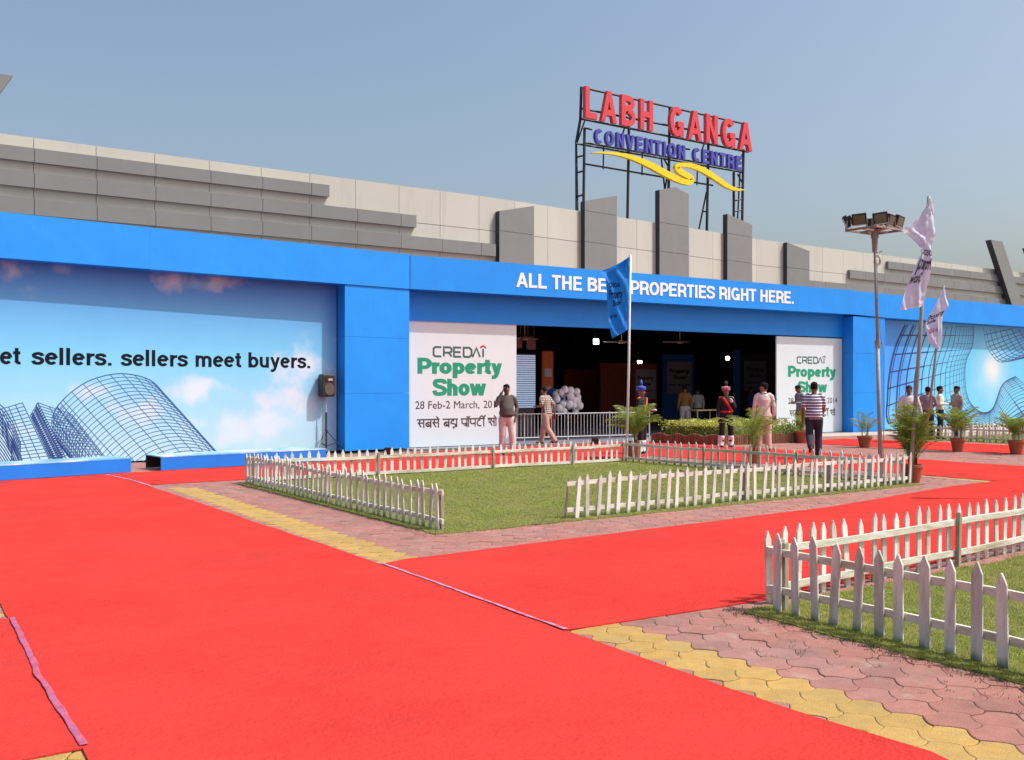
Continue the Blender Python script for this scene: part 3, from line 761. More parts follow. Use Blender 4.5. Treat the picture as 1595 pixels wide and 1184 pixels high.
# ------------------------------------------------------------------ blue gate
KL = (23.06 - 21.7) / (11.56 - 2.0)                        # the left wing turns slightly towards the camera
left_v = lambda u, d=0.0: 23.06 + KL * (u - 11.56) + d
KR = 0.03
right_v = lambda u, d=0.0: 23.06 + KR * (u - 30.62) + d
gate = thing('blue_gate', 'long bright blue entrance gate with white slogan across its fascia', 'gate', (20.2, 23.06, 0))
def fascia_piece(pts, zs):
    """front outline points (u, v) with bottom/top heights, 0.45 deep box with gently uneven cloth face"""
    mb = MB()
    for ((u0, v0), (u1, v1)), ((b0, t0), (b1, t1)) in zip(zip(pts, pts[1:]), zip(zs, zs[1:])):
        a = len(mb.v)
        mb.v += [Vector((u0, v0, b0)), Vector((u1, v1, b1)), Vector((u1, v1, t1)), Vector((u0, v0, t0)),
                 Vector((u0, v0 + .45, b0)), Vector((u1, v1 + .45, b1)), Vector((u1, v1 + .45, t1)), Vector((u0, v0 + .45, t0))]
        mb.f += [tuple(a + i for i in q) for q in ((0, 1, 2, 3), (5, 4, 7, 6), (3, 2, 6, 7), (1, 0, 4, 5), (0, 3, 7, 4), (2, 1, 5, 6))]
    return mb
for ua, ub, o_, dz_ in ((-4, 1.2, 0, 0), (1.2015, 4.9, .001, .004), (4.9015, 8.1, -.001, -.003), (8.1015, 11.545, .0005, .002)):
    fascia_piece([(ua, left_v(ua) + o_), (ub, left_v(ub) + o_)], [(4.14 + dz_ * .5, 5.03 + dz_), (4.14 + dz_ * .5, 5.03 + dz_)]).build('fascia', M_BLUE, gate)
fascia_piece([(11.56, 23.05), (28.86, 23.05)], [(4.145, 5.015), (4.15, 5.0)]).build('fascia', M_BLUE, gate)
fascia_piece([(28.875, 23.06), (30.62, 23.06), (50, right_v(50))], [(4.15, 4.99), (4.10, 4.95), (4.07, 4.93)]).build('fascia', M_BLUE, gate)
f = lambda u: left_v(u, 0.03)
mb = MB()
for z0_, z1_, o_ in ((.05, 1.46, 0), (1.464, 2.86, .004), (2.864, 4.138, 0.001)): mb.prism([(9.66, f(9.66) + o_), (11.55, f(11.55) + o_), (11.55, f(11.55) + .47), (9.66, f(9.66) + .47)], z0_, z1_)
mb.build('pillar', M_BLUE, gate)
mb = MB()
for z0_, z1_, o_ in ((.02, 1.40, 0), (1.404, 2.80, .004), (2.804, 4.09, 0.001)): mb.prism([(28.87, 23.09 + o_), (30.60, 23.09 + o_), (30.60, 23.56), (28.87, 23.56)], z0_, z1_)
mb.build('pillar', M_BLUE, gate)
MB().box((20.22, 23.58, 3.86), (17.28, 0.12, 1.0)).build('header_panel', M_BLUE, gate)
MB().prism([(11.56, 23.66), (28.86, 23.66), (28.86, 27.4), (11.56, 26.0)], 4.40, 4.50).build('soffit', M_HALLC, gate)
MB().prism([(-4, left_v(-4, .46)), (11.5, left_v(11.5, .46)), (11.5, 25.9), (-4, 25.0)], 4.45, 4.55).build('top_cover', M_ROOF, gate)
MB().prism([(29.0, 23.6), (50, right_v(50, .5)), (50, 28.8), (29.0, 27.7)], 4.45, 4.55).build('top_cover', M_ROOF, gate)
a, b = on_plane(804, 447, 23.05), on_plane(1237, 474, 23.05)
z = 3.9
block_text('ALL THE BEST PROPERTIES RIGHT HERE.', (a.x, 23.049, a.z), (b.x, 23.049, a.z + .02), 0.40, 0.088, M_LETW, gate, (0, -1, 0), 0.010, name='slogan_word')

# ------------------------------------------------------------------ printed murals and banners
def cloud_print(name, top, mid, bottom, z_lo, z_hi, clouds, rough=0.42):
    """printed sky artwork on the flex sheet: its own three inks and printed cloud shapes (x, z, rx, rz, colour, strength)"""
    m = mat(name, mid, rough, var=0.03, scale=0.8)
    nt = m.node_tree; N = nt.nodes; L = nt.links
    hsv = [n for n in N if n.type == 'HUE_SAT'][0]; tc = [n for n in N if n.type == 'TEX_COORD'][0]
    sp = N.new('ShaderNodeSeparateXYZ'); L.new(tc.outputs['Object'], sp.inputs[0])
    mr = N.new('ShaderNodeMapRange'); mr.inputs[1].default_value = z_lo; mr.inputs[2].default_value = z_hi; L.new(sp.outputs['Z'], mr.inputs[0])
    cr = N.new('ShaderNodeValToRGB'); e = cr.color_ramp.elements
    e[0].position = 0; e[0].color = (*bottom, 1); e[1].position = 1; e[1].color = (*top, 1)
    q = e.new(0.55); q.color = (*mid, 1)
    L.new(mr.outputs[0], cr.inputs[0]); cur = cr.outputs[0]
    nz = N.new('ShaderNodeTexNoise'); nz.inputs['Scale'].default_value = 1.5; nz.inputs['Detail'].default_value = 8; nz.inputs['Roughness'].default_value = 0.56
    L.new(tc.outputs['Object'], nz.inputs['Vector'])
    for (x, z, rx, rz, col, st, *sf_) in clouds:
        nw = sf_[0] if sf_ else 1.0
        dx = N.new('ShaderNodeMath'); dx.operation = 'SUBTRACT'; dx.inputs[1].default_value = x; L.new(sp.outputs['X'], dx.inputs[0])
        dx2 = N.new('ShaderNodeMath'); dx2.operation = 'DIVIDE'; dx2.inputs[1].default_value = rx; L.new(dx.outputs[0], dx2.inputs[0])
        dz = N.new('ShaderNodeMath'); dz.operation = 'SUBTRACT'; dz.inputs[1].default_value = z; L.new(sp.outputs['Z'], dz.inputs[0])
        dz2 = N.new('ShaderNodeMath'); dz2.operation = 'DIVIDE'; dz2.inputs[1].default_value = rz; L.new(dz.outputs[0], dz2.inputs[0])
        cb = N.new('ShaderNodeCombineXYZ'); L.new(dx2.outputs[0], cb.inputs[0]); L.new(dz2.outputs[0], cb.inputs[1])
        ln = N.new('ShaderNodeVectorMath'); ln.operation = 'LENGTH'; L.new(cb.outputs[0], ln.inputs[0])
        nm = N.new('ShaderNodeMath'); nm.operation = 'MULTIPLY_ADD'; nm.inputs[1].default_value = 1.9 * nw; nm.inputs[2].default_value = 0.55 - 0.95 * nw; L.new(nz.outputs[0], nm.inputs[0])
        sb = N.new('ShaderNodeMath'); sb.operation = 'SUBTRACT'; L.new(nm.outputs[0], sb.inputs[0])
        h = N.new('ShaderNodeMath'); h.operation = 'MULTIPLY'; h.inputs[1].default_value = 0.75; L.new(ln.outputs['Value'], h.inputs[0]); L.new(h.outputs[0], sb.inputs[1])
        m2 = N.new('ShaderNodeMapRange'); m2.interpolation_type = 'SMOOTHSTEP'; m2.inputs[1].default_value = -0.1; m2.inputs[2].default_value = 0.55; m2.inputs[4].default_value = st
        L.new(sb.outputs[0], m2.inputs[0])
        mx = N.new('ShaderNodeMix'); mx.data_type = 'RGBA'; mx.inputs[7].default_value = (*col, 1)
        L.new(m2.outputs[0], mx.inputs[0]); L.new(cur, mx.inputs[6]); cur = mx.outputs[2]
    L.new(cur, hsv.inputs['Color'])
    return m

# left mural: a flex sheet 0.5 m behind the left wing's face
LW = math.atan(KL)
MU0 = Vector((9.66, left_v(9.66, 0.50), 0))
ld = Vector((-math.cos(LW), -math.sin(LW) , 0)); ln_ = Vector((math.sin(LW), -math.cos(LW), 0))
KM = KL + 0.012
def mural(px, py, out=0.0):
    p = on_plane(px, py, MU0.y, KM, MU0.x)
    return p + ln_ * out
lm = thing('sky_mural', 'wide printed sky mural with wireframe buildings and black slogan left of the gate pillar', 'mural', (5.5, MU0.y + KM * (5.5 - MU0.x), 0))
def mloc(px, py):
    p = BASE[lm.name] @ mural(px, py); return p.x, p.z
PINK, WHT = (0.56, 0.52, 0.62), (0.72, 0.74, 0.82)
cl = []
for (px, py, rx, ry, colr, st) in [(274, 436, 40, 26, PINK, .95), (348, 437, 52, 20, PINK, .95), (300, 440, 60, 14, (0.35, .5, .75), .5), (20, 426, 36, 32, PINK, .8), (45, 450, 40, 20, (0.35, .5, .75), .6), (95, 420, 22, 10, (0.35, .5, .75), .5),
                                   (300, 610, 55, 36, WHT, .75), (480, 570, 60, 55, WHT, .75), (430, 625, 95, 26, (0.74, 0.70, 0.79), .6), (140, 610, 40, 20, WHT, .6), (220, 640, 70, 30, WHT, .6), (380, 660, 120, 40, WHT, .6), (40, 670, 60, 25, WHT, .5)]:
    x, z = mloc(px, py); x2, z2 = mloc(px + rx, py - ry)
    cl.append((x, z, abs(x2 - x), abs(z2 - z), colr, st))
M_SKYL = cloud_print('left_mural_print', (0.045, 0.18, 0.58), (0.19, 0.56, 0.83), (0.52, 0.73, 0.84), 0.0, 4.2, cl)
mb = MB(); u0, u1 = -4.0, 9.63
mb.prism([(u0, MU0.y + KM * (u0 - MU0.x)), (u1, MU0.y + KM * (u1 - MU0.x)), (u1, MU0.y + KM * (u1 - MU0.x) + .06), (u0, MU0.y + KM * (u0 - MU0.x) + .06)], 0.03, 4.16)
mb.build('printed_sheet', M_SKYL, lm)
E5 = lambda x, y: (x / 4.557, 570 + y / 4.557)
def mline(mb, pts, hw=0.009, conv=E5, clipy=722):
    P = [conv(*p) for p in pts]; out = []
    for i, p in enumerate(P):
        if p[1] <= clipy: out.append(p)
        elif i and P[i - 1][1] < clipy:
            a = P[i - 1]; t = (clipy - a[1]) / (p[1] - a[1]); out.append((a[0] + (p[0] - a[0]) * t, clipy)); break
        else: break
    if len(out) > 1: mb.strip([mural(x, y, 0.0) for x, y in out], hw, 0.003, ln_)
def spline(P, n):
    out = []
    for i in range(len(P) - 1):
        p0, p1, p2, p3 = P[max(i - 1, 0)], P[i], P[i + 1], P[min(i + 2, len(P) - 1)]
        for j in range(n):
            t = j / n
            out.append(tuple(0.5 * (2 * b + (c - a) * t + (2 * a - 5 * b + 4 * c - d) * t * t + (-a + 3 * b - 3 * c + d) * t ** 3) for a, b, c, d in zip(p0, p1, p2, p3)))
    out.append(tuple(P[-1])); return out
wf = MB()
arc = spline([(385, 420), (385, 330), (430, 260), (510, 185), (620, 112), (750, 68), (870, 55), (980, 70), (1060, 98), (1105, 130)], 4)
DX, DY = 430, 478
for k in range(0, 38):                                     # ribs of the barrel building
    t = k * 0.052
    P = [(x + DX * t, y + DY * t) for x, y in arc]
    P = [p for p in P if p[1] < 690]
    if k > 12: P = [p for p in P if p[0] > 500 + (k - 12) * 25]
    if len(P) > 2: mline(wf, P[::-1] if False else P, 0.0072 if k else 0.011)
for j in range(6, len(arc), 3):
    x, y = arc[j]; mline(wf, [(x, y), (x + DX * 0.5, y + DY * 0.5), (x + DX * 1.4, y + DY * 1.4)], 0.007)
for j in (len(arc) - 1, len(arc) - 2): x, y = arc[j]; mline(wf, [(x, y), (x + DX * 1.02, y + DY * 1.02)], 0.012)
wf.build('wireframe_building', M_LINE2, lm)
wf = MB()
arcB = spline([(430, 262), (385, 330), (368, 390), (378, 470), (420, 560), (500, 640)], 4)
for k in range(0, 16):
    t = k * 0.042; mline(wf, [(x + 330 * t, y + 420 * t) for x, y in arcB], 0.007)
for j in range(0, len(arcB), 2): x, y = arcB[j]; mline(wf, [(x, y), (x + 230, y + 290), (x + 330, y + 420)], 0.007)
wf.build('wireframe_vault', M_LINE, lm)
def net(P00, P10, P11, P01, n, m, hw, cross=False):
    mb = MB(); L2 = lambda a, b, t: (a[0] + (b[0] - a[0]) * t, a[1] + (b[1] - a[1]) * t)
    for i in range(n + 1): mline(mb, [L2(P00, P01, i / n), L2(P10, P11, i / n)], hw)
    for j in range(m + 1): mline(mb, [L2(P00, P10, j / m), L2(P01, P11, j / m)], hw)
    if cross:
        for i in range(n):
            a, b = L2(P00, P01, i / n), L2(P10, P11, min(1, (i + 2) / n)); mline(mb, [a, b], hw)
            a, b = L2(P10, P11, i / n), L2(P00, P01, min(1, (i + 2) / n)); mline(mb, [a, b], hw)
    return mb
net((268, 260), (510, 345), (745, 645), (470, 660), 17, 3, 0.007).build('wireframe_tower', M_LINE2, lm)
net((215, 355), (268, 260), (472, 662), (358, 664), 24, 4, 0.0075, True).build('wireframe_tower', M_LINE, lm)
net((10, 305), (160, 262), (350, 665), (165, 682), 16, 3, 0.0075).build('wireframe_slab', M_LINE2, lm)
wf = MB()
for k in range(16): mline(wf, [(-30, 250 + k * 27), (30, 300 + k * 30), (90, 400 + k * 30), (150, 560 + k * 26)], 0.009)
for k in range(5): mline(wf, [(-30 + k * 9, 250 + k * 50), (60 + k * 6, 470 + k * 40), (158 - k * 20, 682)], 0.009)
wf.build('wireframe_vault', M_LINE, lm)
p0, p1 = mural(49, 568), mural(485, 569.5)
dirn = (Vector((p1.x, p1.y, 0)) - Vector((p0.x, p0.y, 0))).normalized(); L_ = (p1 - p0).length
block_text('sellers. sellers meet buyers.', p0, Vector((p1.x, p1.y, p0.z)), 0.355, 0.082, M_INK, lm, ln_, 0.004, name='slogan_word', gap=.02)
p2 = p0 - dirn * 0.20
block_text('buyers meet', p2 - dirn * (L_ * 0.40), p2, 0.355, 0.082, M_INK, lm, ln_, 0.004, name='slogan_word', gap=.02)

# right mural
rm = thing('sky_mural', 'printed blue mural with curved wireframe grids, right of the right gate pillar', 'mural', (36, right_v(36, .4), 0))
rp = lambda px, py: on_plane(px, py, 23.52, KR, 30.62)
def rloc(px, py):
    p = BASE[rm.name] @ rp(px, py); return p.x, p.z
cl = []
for (px, py, rx, ry, colr, st) in [(1395, 560, 62, 150, (0.05, 0.27, 0.82), .95), (1600, 520, 36, 60, (0.10, 0.36, 0.75), .7), (1545, 580, 44, 70, (0.50, 0.72, 0.82), .8), (1546, 574, 20, 38, (0.80, 0.76, 0.74), .95), (1520, 690, 90, 30, (0.6, .78, .84), .8)]:
    x, z = rloc(px, py); x2, z2 = rloc(px + rx, py - ry)
    cl.append((x, z, abs(x2 - x), abs(z2 - z), colr, st, .12))
M_SKYR = cloud_print('right_mural_print', (0.16, 0.50, 0.80), (0.15, 0.55, 0.84), (0.22, 0.62, 0.84), 0.0, 4.1, cl)
mb = MB(); mb.prism([(30.61, 23.52), (50, 23.52 + KR * 19.38), (50, 23.58 + KR * 19.38), (30.61, 23.58)], 0.03, 4.08)
mb.build('printed_sheet', M_SKYR, rm)
ZR = lambda x, y: (1370 + x / 6.231, 490 + y / 6.231)
nR = Vector((math.sin(math.atan(KR)), -math.cos(math.atan(KR)), 0))
def rline(mb, pts, hw):
    out = [ZR(*p) for p in pts if 40 + p[0] * 0.075 < p[1] < 1075 and 62 < p[0] < 2300]
    if len(out) > 1: mb.strip([rp(x, y) for x, y in out], hw, 0.003, nR)
O1 = spline([(285, 30), (160, 300), (100, 560), (78, 800), (90, 1060), (330, 1250), (800, 1230), (1180, 1090), (1402, 980), (1650, 900)], 6)
R1 = spline([(918, 60), (908, 280), (850, 430), (830, 560), (845, 760), (900, 880), (1000, 950), (1100, 905), (1190, 680), (1320, 600)], 6)
lin = lambda A, B, t: [(a[0] + (b[0] - a[0]) * t, a[1] + (b[1] - a[1]) * t) for a, b in zip(A, B)]
wf = MB()
fr = [1 - (1 - i / 17) ** 2.15 for i in range(18)]
for i, t in enumerate(fr):
    cur = lin(O1, R1, t); hw = 0.046 * (1 - t) ** 1.4 + 0.008
    run = []
    rline(wf, cur[:30], hw); rline(wf, cur[29:], max(0.010, hw * 0.5))
    if i < 2: rline(wf, [(x + 22, y) for x, y in cur[:27]], hw * 0.5)
for j in range(0, len(O1), 2):
    for t0, t1, hw in ((0, 0.45, 0.028), (0.44, 0.75, 0.014), (0.74, 1.0, 0.0075)):
        if j % 4 and t0 < .5: continue
        a, b = O1[j], R1[j]; k = 5
        rline(wf, [(a[0] + (b[0] - a[0]) * (t0 + (t1 - t0) * q / k), a[1] + (b[1] - a[1]) * (t0 + (t1 - t0) * q / k) - 0) for q in range(k + 1)], hw)
wf.build('wireframe_bowl', M_LINE, rm)
O2 = spline([(1480, 40), (1560, 100), (1600, 160), (1620, 230), (1660, 330)], 6)
R2 = spline([(1003, 60), (1030, 270), (1090, 390), (1185, 462), (1420, 418)], 6)
wf = MB()
for i in range(11):
    t = 1 - (i / 10) ** 1.3; rline(wf, lin(O2, R2, t), 0.012 + 0.012 * (1 - t))
for j in range(0, len(O2), 2): rline(wf, [(O2[j][0] + (R2[j][0] - O2[j][0]) * q / 8, O2[j][1] + (R2[j][1] - O2[j][1]) * q / 8) for q in range(9)], 0.014)
wf.build('wireframe_bowl', M_LINE, rm)

# CREDAI banners either side of the entrance
def stroke_text(parent, strokes, org, ux, uz, nrm, hw, m, name):
    mb = MB()
    for i, st in enumerate(strokes):
        P = [Vector(org) + Vector(ux) * x + Vector((0, 0, 1)) * (uz * y) + Vector(nrm) * (0.0002 * (i % 9)) for x, y in st]
        mb.strip(P, hw, 0.0035, nrm)
    return mb.build(name, m, parent)
def sh(P, dx): return [[(x + dx, y) for x, y in st] for st in P]
SA = [[(.22, 1), (.24, .8), (.18, .66), (.04, .60)], [(.10, .64), (.38, .08)], [(.2, .60), (.62, .60)], [(.62, 1), (.62, 0)]]
BA = [[(.58, 1), (.58, 0)], arcp(.34, .42, .23, .24, 0, 360, 14), [(.20, .58), (.46, .26)]]
DDA = [[(.34, 1), (.34, .82)] + arcp(.34, .60, .26, .22, 90, 200, 6) + [(.28, .42)], arcp(.32, .22, .24, .22, 95, -110, 9), [(.33, -.16), (.39, -.16)]]
PA = [[(.08, 1), (.08, .62)] + arcp(.26, .62, .18, .24, 180, 290, 6) + [(.56, .46)], [(.56, 1), (.56, 0)]]
TTA = [[(.32, 1), (.32, .84)] + arcp(.34, .46, .28, .36, 95, 300, 10)]
SHA = [arcp(.20, .80, .16, .14, 200, -60, 8) + [(.06, .52)], [(.10, .55), (.24, .46), (.42, .10)], [(.62, 1), (.62, 0)], [(.40, .60), (.62, .60)]]
hindi = []
x = 0.0; w0 = x
hindi += sh(SA, x); x += .72; hindi += sh(BA, x); x += .70; hindi += sh(SA, x); hindi += [[(x + .62, 1.0), (x + .55, 1.2), (x + .40, 1.34)]]; x += .74
hindi.append([(w0 - .04, 1), (x, 1)]); x += .34; w0 = x
hindi += sh(BA, x); x += .70; hindi += sh(DDA, x); x += .66; hindi += [[(x, 1), (x, 0)]]; x += .12
hindi.append([(w0 - .04, 1), (x, 1)]); x += .34; w0 = x
hindi += sh(PA, x) + [[(x + .56, .36), (x + .34, .14)]]; x += .72; hindi += [[(x, 1), (x, 0)], arcp(x, 1.36, .17, .17, 190, 350, 7)]; x += .14
hindi += sh(PA, x); x += .70; hindi += sh(TTA, x); x += .74
hindi += [[(x, 0), (x, 1.0)] + [(x - .04, 1.22), (x - .2, 1.34), (x - .38, 1.22), (x - .40, 1.0)], [(x + .01, 1.04), (x + .06, 1.26), (x + .22, 1.38)]]; x += .12
hindi.append([(w0 - .04, 1), (x, 1)]); x += .34; w0 = x
hindi += sh(SHA, x); x += .82; hindi += [[(x, 1), (x, 0)], [(x, 1.0), (x - .07, 1.2), (x - .22, 1.34)]]; x += .10
hindi.append([(w0 - .04, 1), (x, 1)])
HW = x
def credai(org, width, zh, parent, nrm, ux=Vector((1, 0, 0))):
    """squared wordmark C R E D A I with a red roof above the I"""
    q = [[(.72, 1), (.18, 1), (.02, .85), (.02, .15), (.18, 0), (.72, 0)],
         [(.95, 0), (.95, 1), (1.50, 1), (1.66, .86), (1.66, .56), (1.50, .42), (1.0, .42)], [(1.40, .42), (1.66, 0)],
         [(2.55, 1), (1.88, 1), (1.88, 0), (2.55, 0)], [(1.95, .5), (2.48, .5)],
         [(2.78, 0), (2.78, 1), (3.30, 1), (3.52, .80), (3.52, .2), (3.30, 0), (2.78, 0)],
         [(3.62, 0), (3.98, 1), (4.34, 0)],
         [(4.62, 0), (4.62, .92)]]
    k = width / 4.9
    stroke_text(parent, q, org, ux * k, zh, nrm, zh * 0.12, M_SLATE, 'wordmark')
    stroke_text(parent, [[(4.34, 1.02), (4.62, 1.24), (4.90, 1.02)]], org, ux * k, zh, nrm, zh * 0.10, M_REDP, 'wordmark_roof')
BV = 23.54
def show_banner(u0, u1, z1, px, label, zoff=0.0):
    t = thing('banner', label, 'banner', ((u0 + u1) / 2, BV, 0), group='white entrance banners')
    MB().box(((u0 + u1) / 2, BV + .03, (z1 + .03) / 2), (u1 - u0, .05, z1 - .03)).build('printed_sheet', M_WHITEB, t)
    P = lambda x, y: on_plane(x, y, BV + .005)
    n = (0, -1, 0)
    y = BV + .005
    (cx0, cx1, cyb, cyt), (px0, px1, pyb, pyt), (sx0, sx1, syb, syt), (dx0, dx1, dyb, dyt), (hx0, hx1, hyb, hyt) = px
    a, b = P(cx0, cyb), P(cx1, cyb); credai((a.x, y, a.z), b.x - a.x, P(cx0, cyt).z - a.z, t, n)
    for (x0, x1, yb, yt, body) in ((px0, px1, pyb, pyt, 'Property'), (sx0, sx1, syb, syt, 'Show')):
        a, b = P(x0, yb), P(x1, yb); block_text(body, (a.x, y, a.z), (b.x, y, a.z), P(x0, yt).z - a.z, 0.112, M_GREEN, t, n, 0.004, name='word', gap=-.01)
    a, b = P(dx0, dyb), P(dx1, dyb); q = lambda k: (a.x + (b.x - a.x) * k, y, a.z)
    for wd_, k0_, k1_ in (('28', 0, .10), ('Feb-2', .145, .395), ('March,', .44, .74), ('2014', .79, 1.0)):
        lettering(wd_, q(k0_), q(k1_), P(dx0, dyt).z - a.z, M_INK2, t, n, bold=.0, name='date_word', ref='2')
    a, b = P(hx0, hyb), P(hx1, hyb); zh = P(hx0, hyt).z - a.z
    stroke_text(t, hindi, (a.x, y, a.z), Vector(((b.x - a.x) / HW, 0, 0)), zh, n, zh * 0.085, M_INK2, 'hindi_lettering')
    return t
show_banner(11.62, 15.12, 3.42, ((675, 757, 555, 540.5), (648.5, 782, 582, 557), (674.5, 757, 616.5, 590), (647, 780, 637, 625), (650, 774, 667, 654)),
            'white Property Show banner left of the dark entrance, behind the man on the phone')
show_banner(25.53, 28.84, 3.32, ((1241.5, 1286, 565.5, 556), (1226.5, 1302, 587, 569.5), (1243, 1288, 611.5, 594), (1228, 1304, 629, 620), (1230, 1301, 649, 640)),
            'white Property Show banner right of the dark entrance, behind the striped shirt man')

# blue boxes at the foot of the left mural
def plinth(a, b, depth, h, label, open_end):
    a = Vector((*a, 0)); b = Vector((*b, 0)); d = (b - a).normalized(); n = Vector((-d.y, d.x, 0))
    t = thing('blue_box_step', label, 'plinth', tuple((a + b) / 2), group='blue boxes under the left mural')
    th = 0.03; z0 = 0.016
    MB().slab([a + Vector((0, 0, z0)), b + Vector((0, 0, z0)), b + Vector((0, 0, h - .02)), a + Vector((0, 0, h - .02))], n * th).build('front_panel', M_BLUE2, t)
    MB().slab([a + n * depth + Vector((0, 0, z0)), b + n * depth + Vector((0, 0, z0)), b + n * depth + Vector((0, 0, h - .02)), a + n * depth + Vector((0, 0, h - .02))], -n * th).build('back_panel', M_JOINT, t)
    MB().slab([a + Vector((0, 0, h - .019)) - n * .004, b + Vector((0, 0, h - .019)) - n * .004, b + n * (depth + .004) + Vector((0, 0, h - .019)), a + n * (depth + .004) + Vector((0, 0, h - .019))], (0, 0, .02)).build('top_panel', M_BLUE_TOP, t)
    e = b if open_end == 'left' else b
    MB().slab([e + n * .031 - d * .03 + Vector((0, 0, z0)), e + n * (depth - .031) - d * .03 + Vector((0, 0, z0)), e + n * (depth - .031) - d * .03 + Vector((0, 0, h - .02)), e + n * .031 - d * .03 + Vector((0, 0, h - .02))], d * .029).build('end_panel', M_WHITEB if open_end != 'left' else M_BLUE2, t)
    return t
g0, g1 = Vector(on_ground(0, 750)), Vector(on_ground(204, 736.5))
dd = (g1 - g0).normalized()
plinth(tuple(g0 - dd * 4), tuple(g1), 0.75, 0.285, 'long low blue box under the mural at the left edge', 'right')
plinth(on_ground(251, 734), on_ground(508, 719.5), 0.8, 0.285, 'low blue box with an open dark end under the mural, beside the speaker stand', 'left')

# ------------------------------------------------------------------ rooftop sign
SV = 28.4
Z5 = lambda x, y: (860 + x / 4.553, 110 + y / 4.553)
def sp(x, y, back=0.0): return on_plane(*Z5(x, y), SV + back)
sign = thing('rooftop_sign', 'tall rooftop sign of red and indigo letters on a black steel frame', 'sign', (24, SV, 7.05))
def bars(lines, r, name):
    mb = MB()
    for q in lines:
        x0, y0, x1, y1, b0 = q[:5]; b1 = q[5] if len(q) > 5 else b0
        mb.tube([sp(x0, y0, b0), sp(x1, y1, b1)], r, 6)
    return mb.build(name, M_STEEL, sign)
bars([(203, 118, 1385, 383, .1), (200, 268, 1385, 500, .1), (203, 342, 1390, 578, .1)], .04, 'letter_rail')
bars([(168, 518, 1350, 722, .2), (230, 512, 1345, 705, .1), (230, 662, 1140, 815, .1), (228, 408, 282, 418, .1), (925, 552, 975, 560, .1)], .035, 'lower_rail')
for ln4 in ((207, 118, 200, 345, .12), (200, 345, 170, 515, .12, .6), (170, 510, 172, 1010, .6), (230, 408, 222, 1000, .12), (545, 400, 534, 1060, .12), (834, 263, 825, 900, .12), (1108, 520, 1097, 1150, .12), (1288, 720, 1288, 1060, .12), (1357, 560, 1347, 1090, .12)):
    bars([ln4], .055 if ln4[4] < .2 else .045, 'post')
for ln4 in ((172, 515, 182, 1010, .6), (775, 630, 803, 880, .6), (828, 650, 796, 880, .5), (1095, 860, 1040, 1130, .5), (1332, 720, 1314, 1080, .5), (235, 345, 175, 515, .4), (515, 400, 497, 460, .4), (1078, 520, 1060, 570, .4), (1357, 580, 1318, 655, .4), (1030, 668, 1100, 722, .3), (795, 630, 828, 690, .3), (1315, 735, 1345, 790, .3), (478, 572, 520, 598, .3)):
    bars([ln4], .035, 'brace')
bars([(172, 615, 228, 602, .6, .12), (174, 725, 226, 712, .6, .12), (175, 895, 223, 880, .6, .12), (1288, 835, 1346, 822, .12), (1288, 925, 1346, 912, .12), (1288, 1000, 1346, 990, .12), (1067, 1000, 1097, 1000, .5, .12)], .035, 'ladder_rung')
bars([(365, 540, 362, 700, .1), (640, 590, 637, 742, .1), (1030, 680, 1027, 812, .1)], .03, 'hanger')
a, b = sp(207, 341), sp(1396, 582); hL = sp(215, 120).z - sp(215, 342).z
block_text('LABH GANGA', (a.x, SV - .02, a.z + .02), (b.x, SV - .02, b.z), hL, 0.094, M_REDL, sign, (0, -1, 0), 0.17, name='red_letter', by='letter', gap=.17, space=.42)
a, b = sp(285, 520), sp(1330, 712); hC = sp(430, 435).z - sp(430, 540).z
block_text('CONVENTION CENTRE', (a.x, SV - .02, a.z), (b.x, SV - .02, b.z), hC, 0.098, M_BLUL, sign, (0, -1, 0), 0.14, name='indigo_letter', by='letter', gap=.13, space=.42)
sw = [(265, 588, 2), (330, 586, 9), (430, 594, 15), (540, 617, 26), (660, 664, 36), (770, 722, 40), (860, 768, 37), (925, 792, 34), (966, 793, 33), (975, 770, 34), (930, 740, 36), (885, 712, 38), (872, 688, 34), (900, 672, 24), (970, 678, 28), (1060, 712, 34), (1150, 768, 34), (1225, 820, 28), (1290, 846, 17), (1350, 849, 2)]
swc = cspline([(x, y, w_) for x, y, w_ in sw], 4)
mm = (sp(100, 0) - sp(0, 0)).length / 100
MB().strip([sp(x, y, -.02) for x, y, w_ in swc], [max(.004, w_ * mm * .54) for x, y, w_ in swc], 0.14, (0, -1, 0), 0.97).build('swoosh', M_YEL, sign)

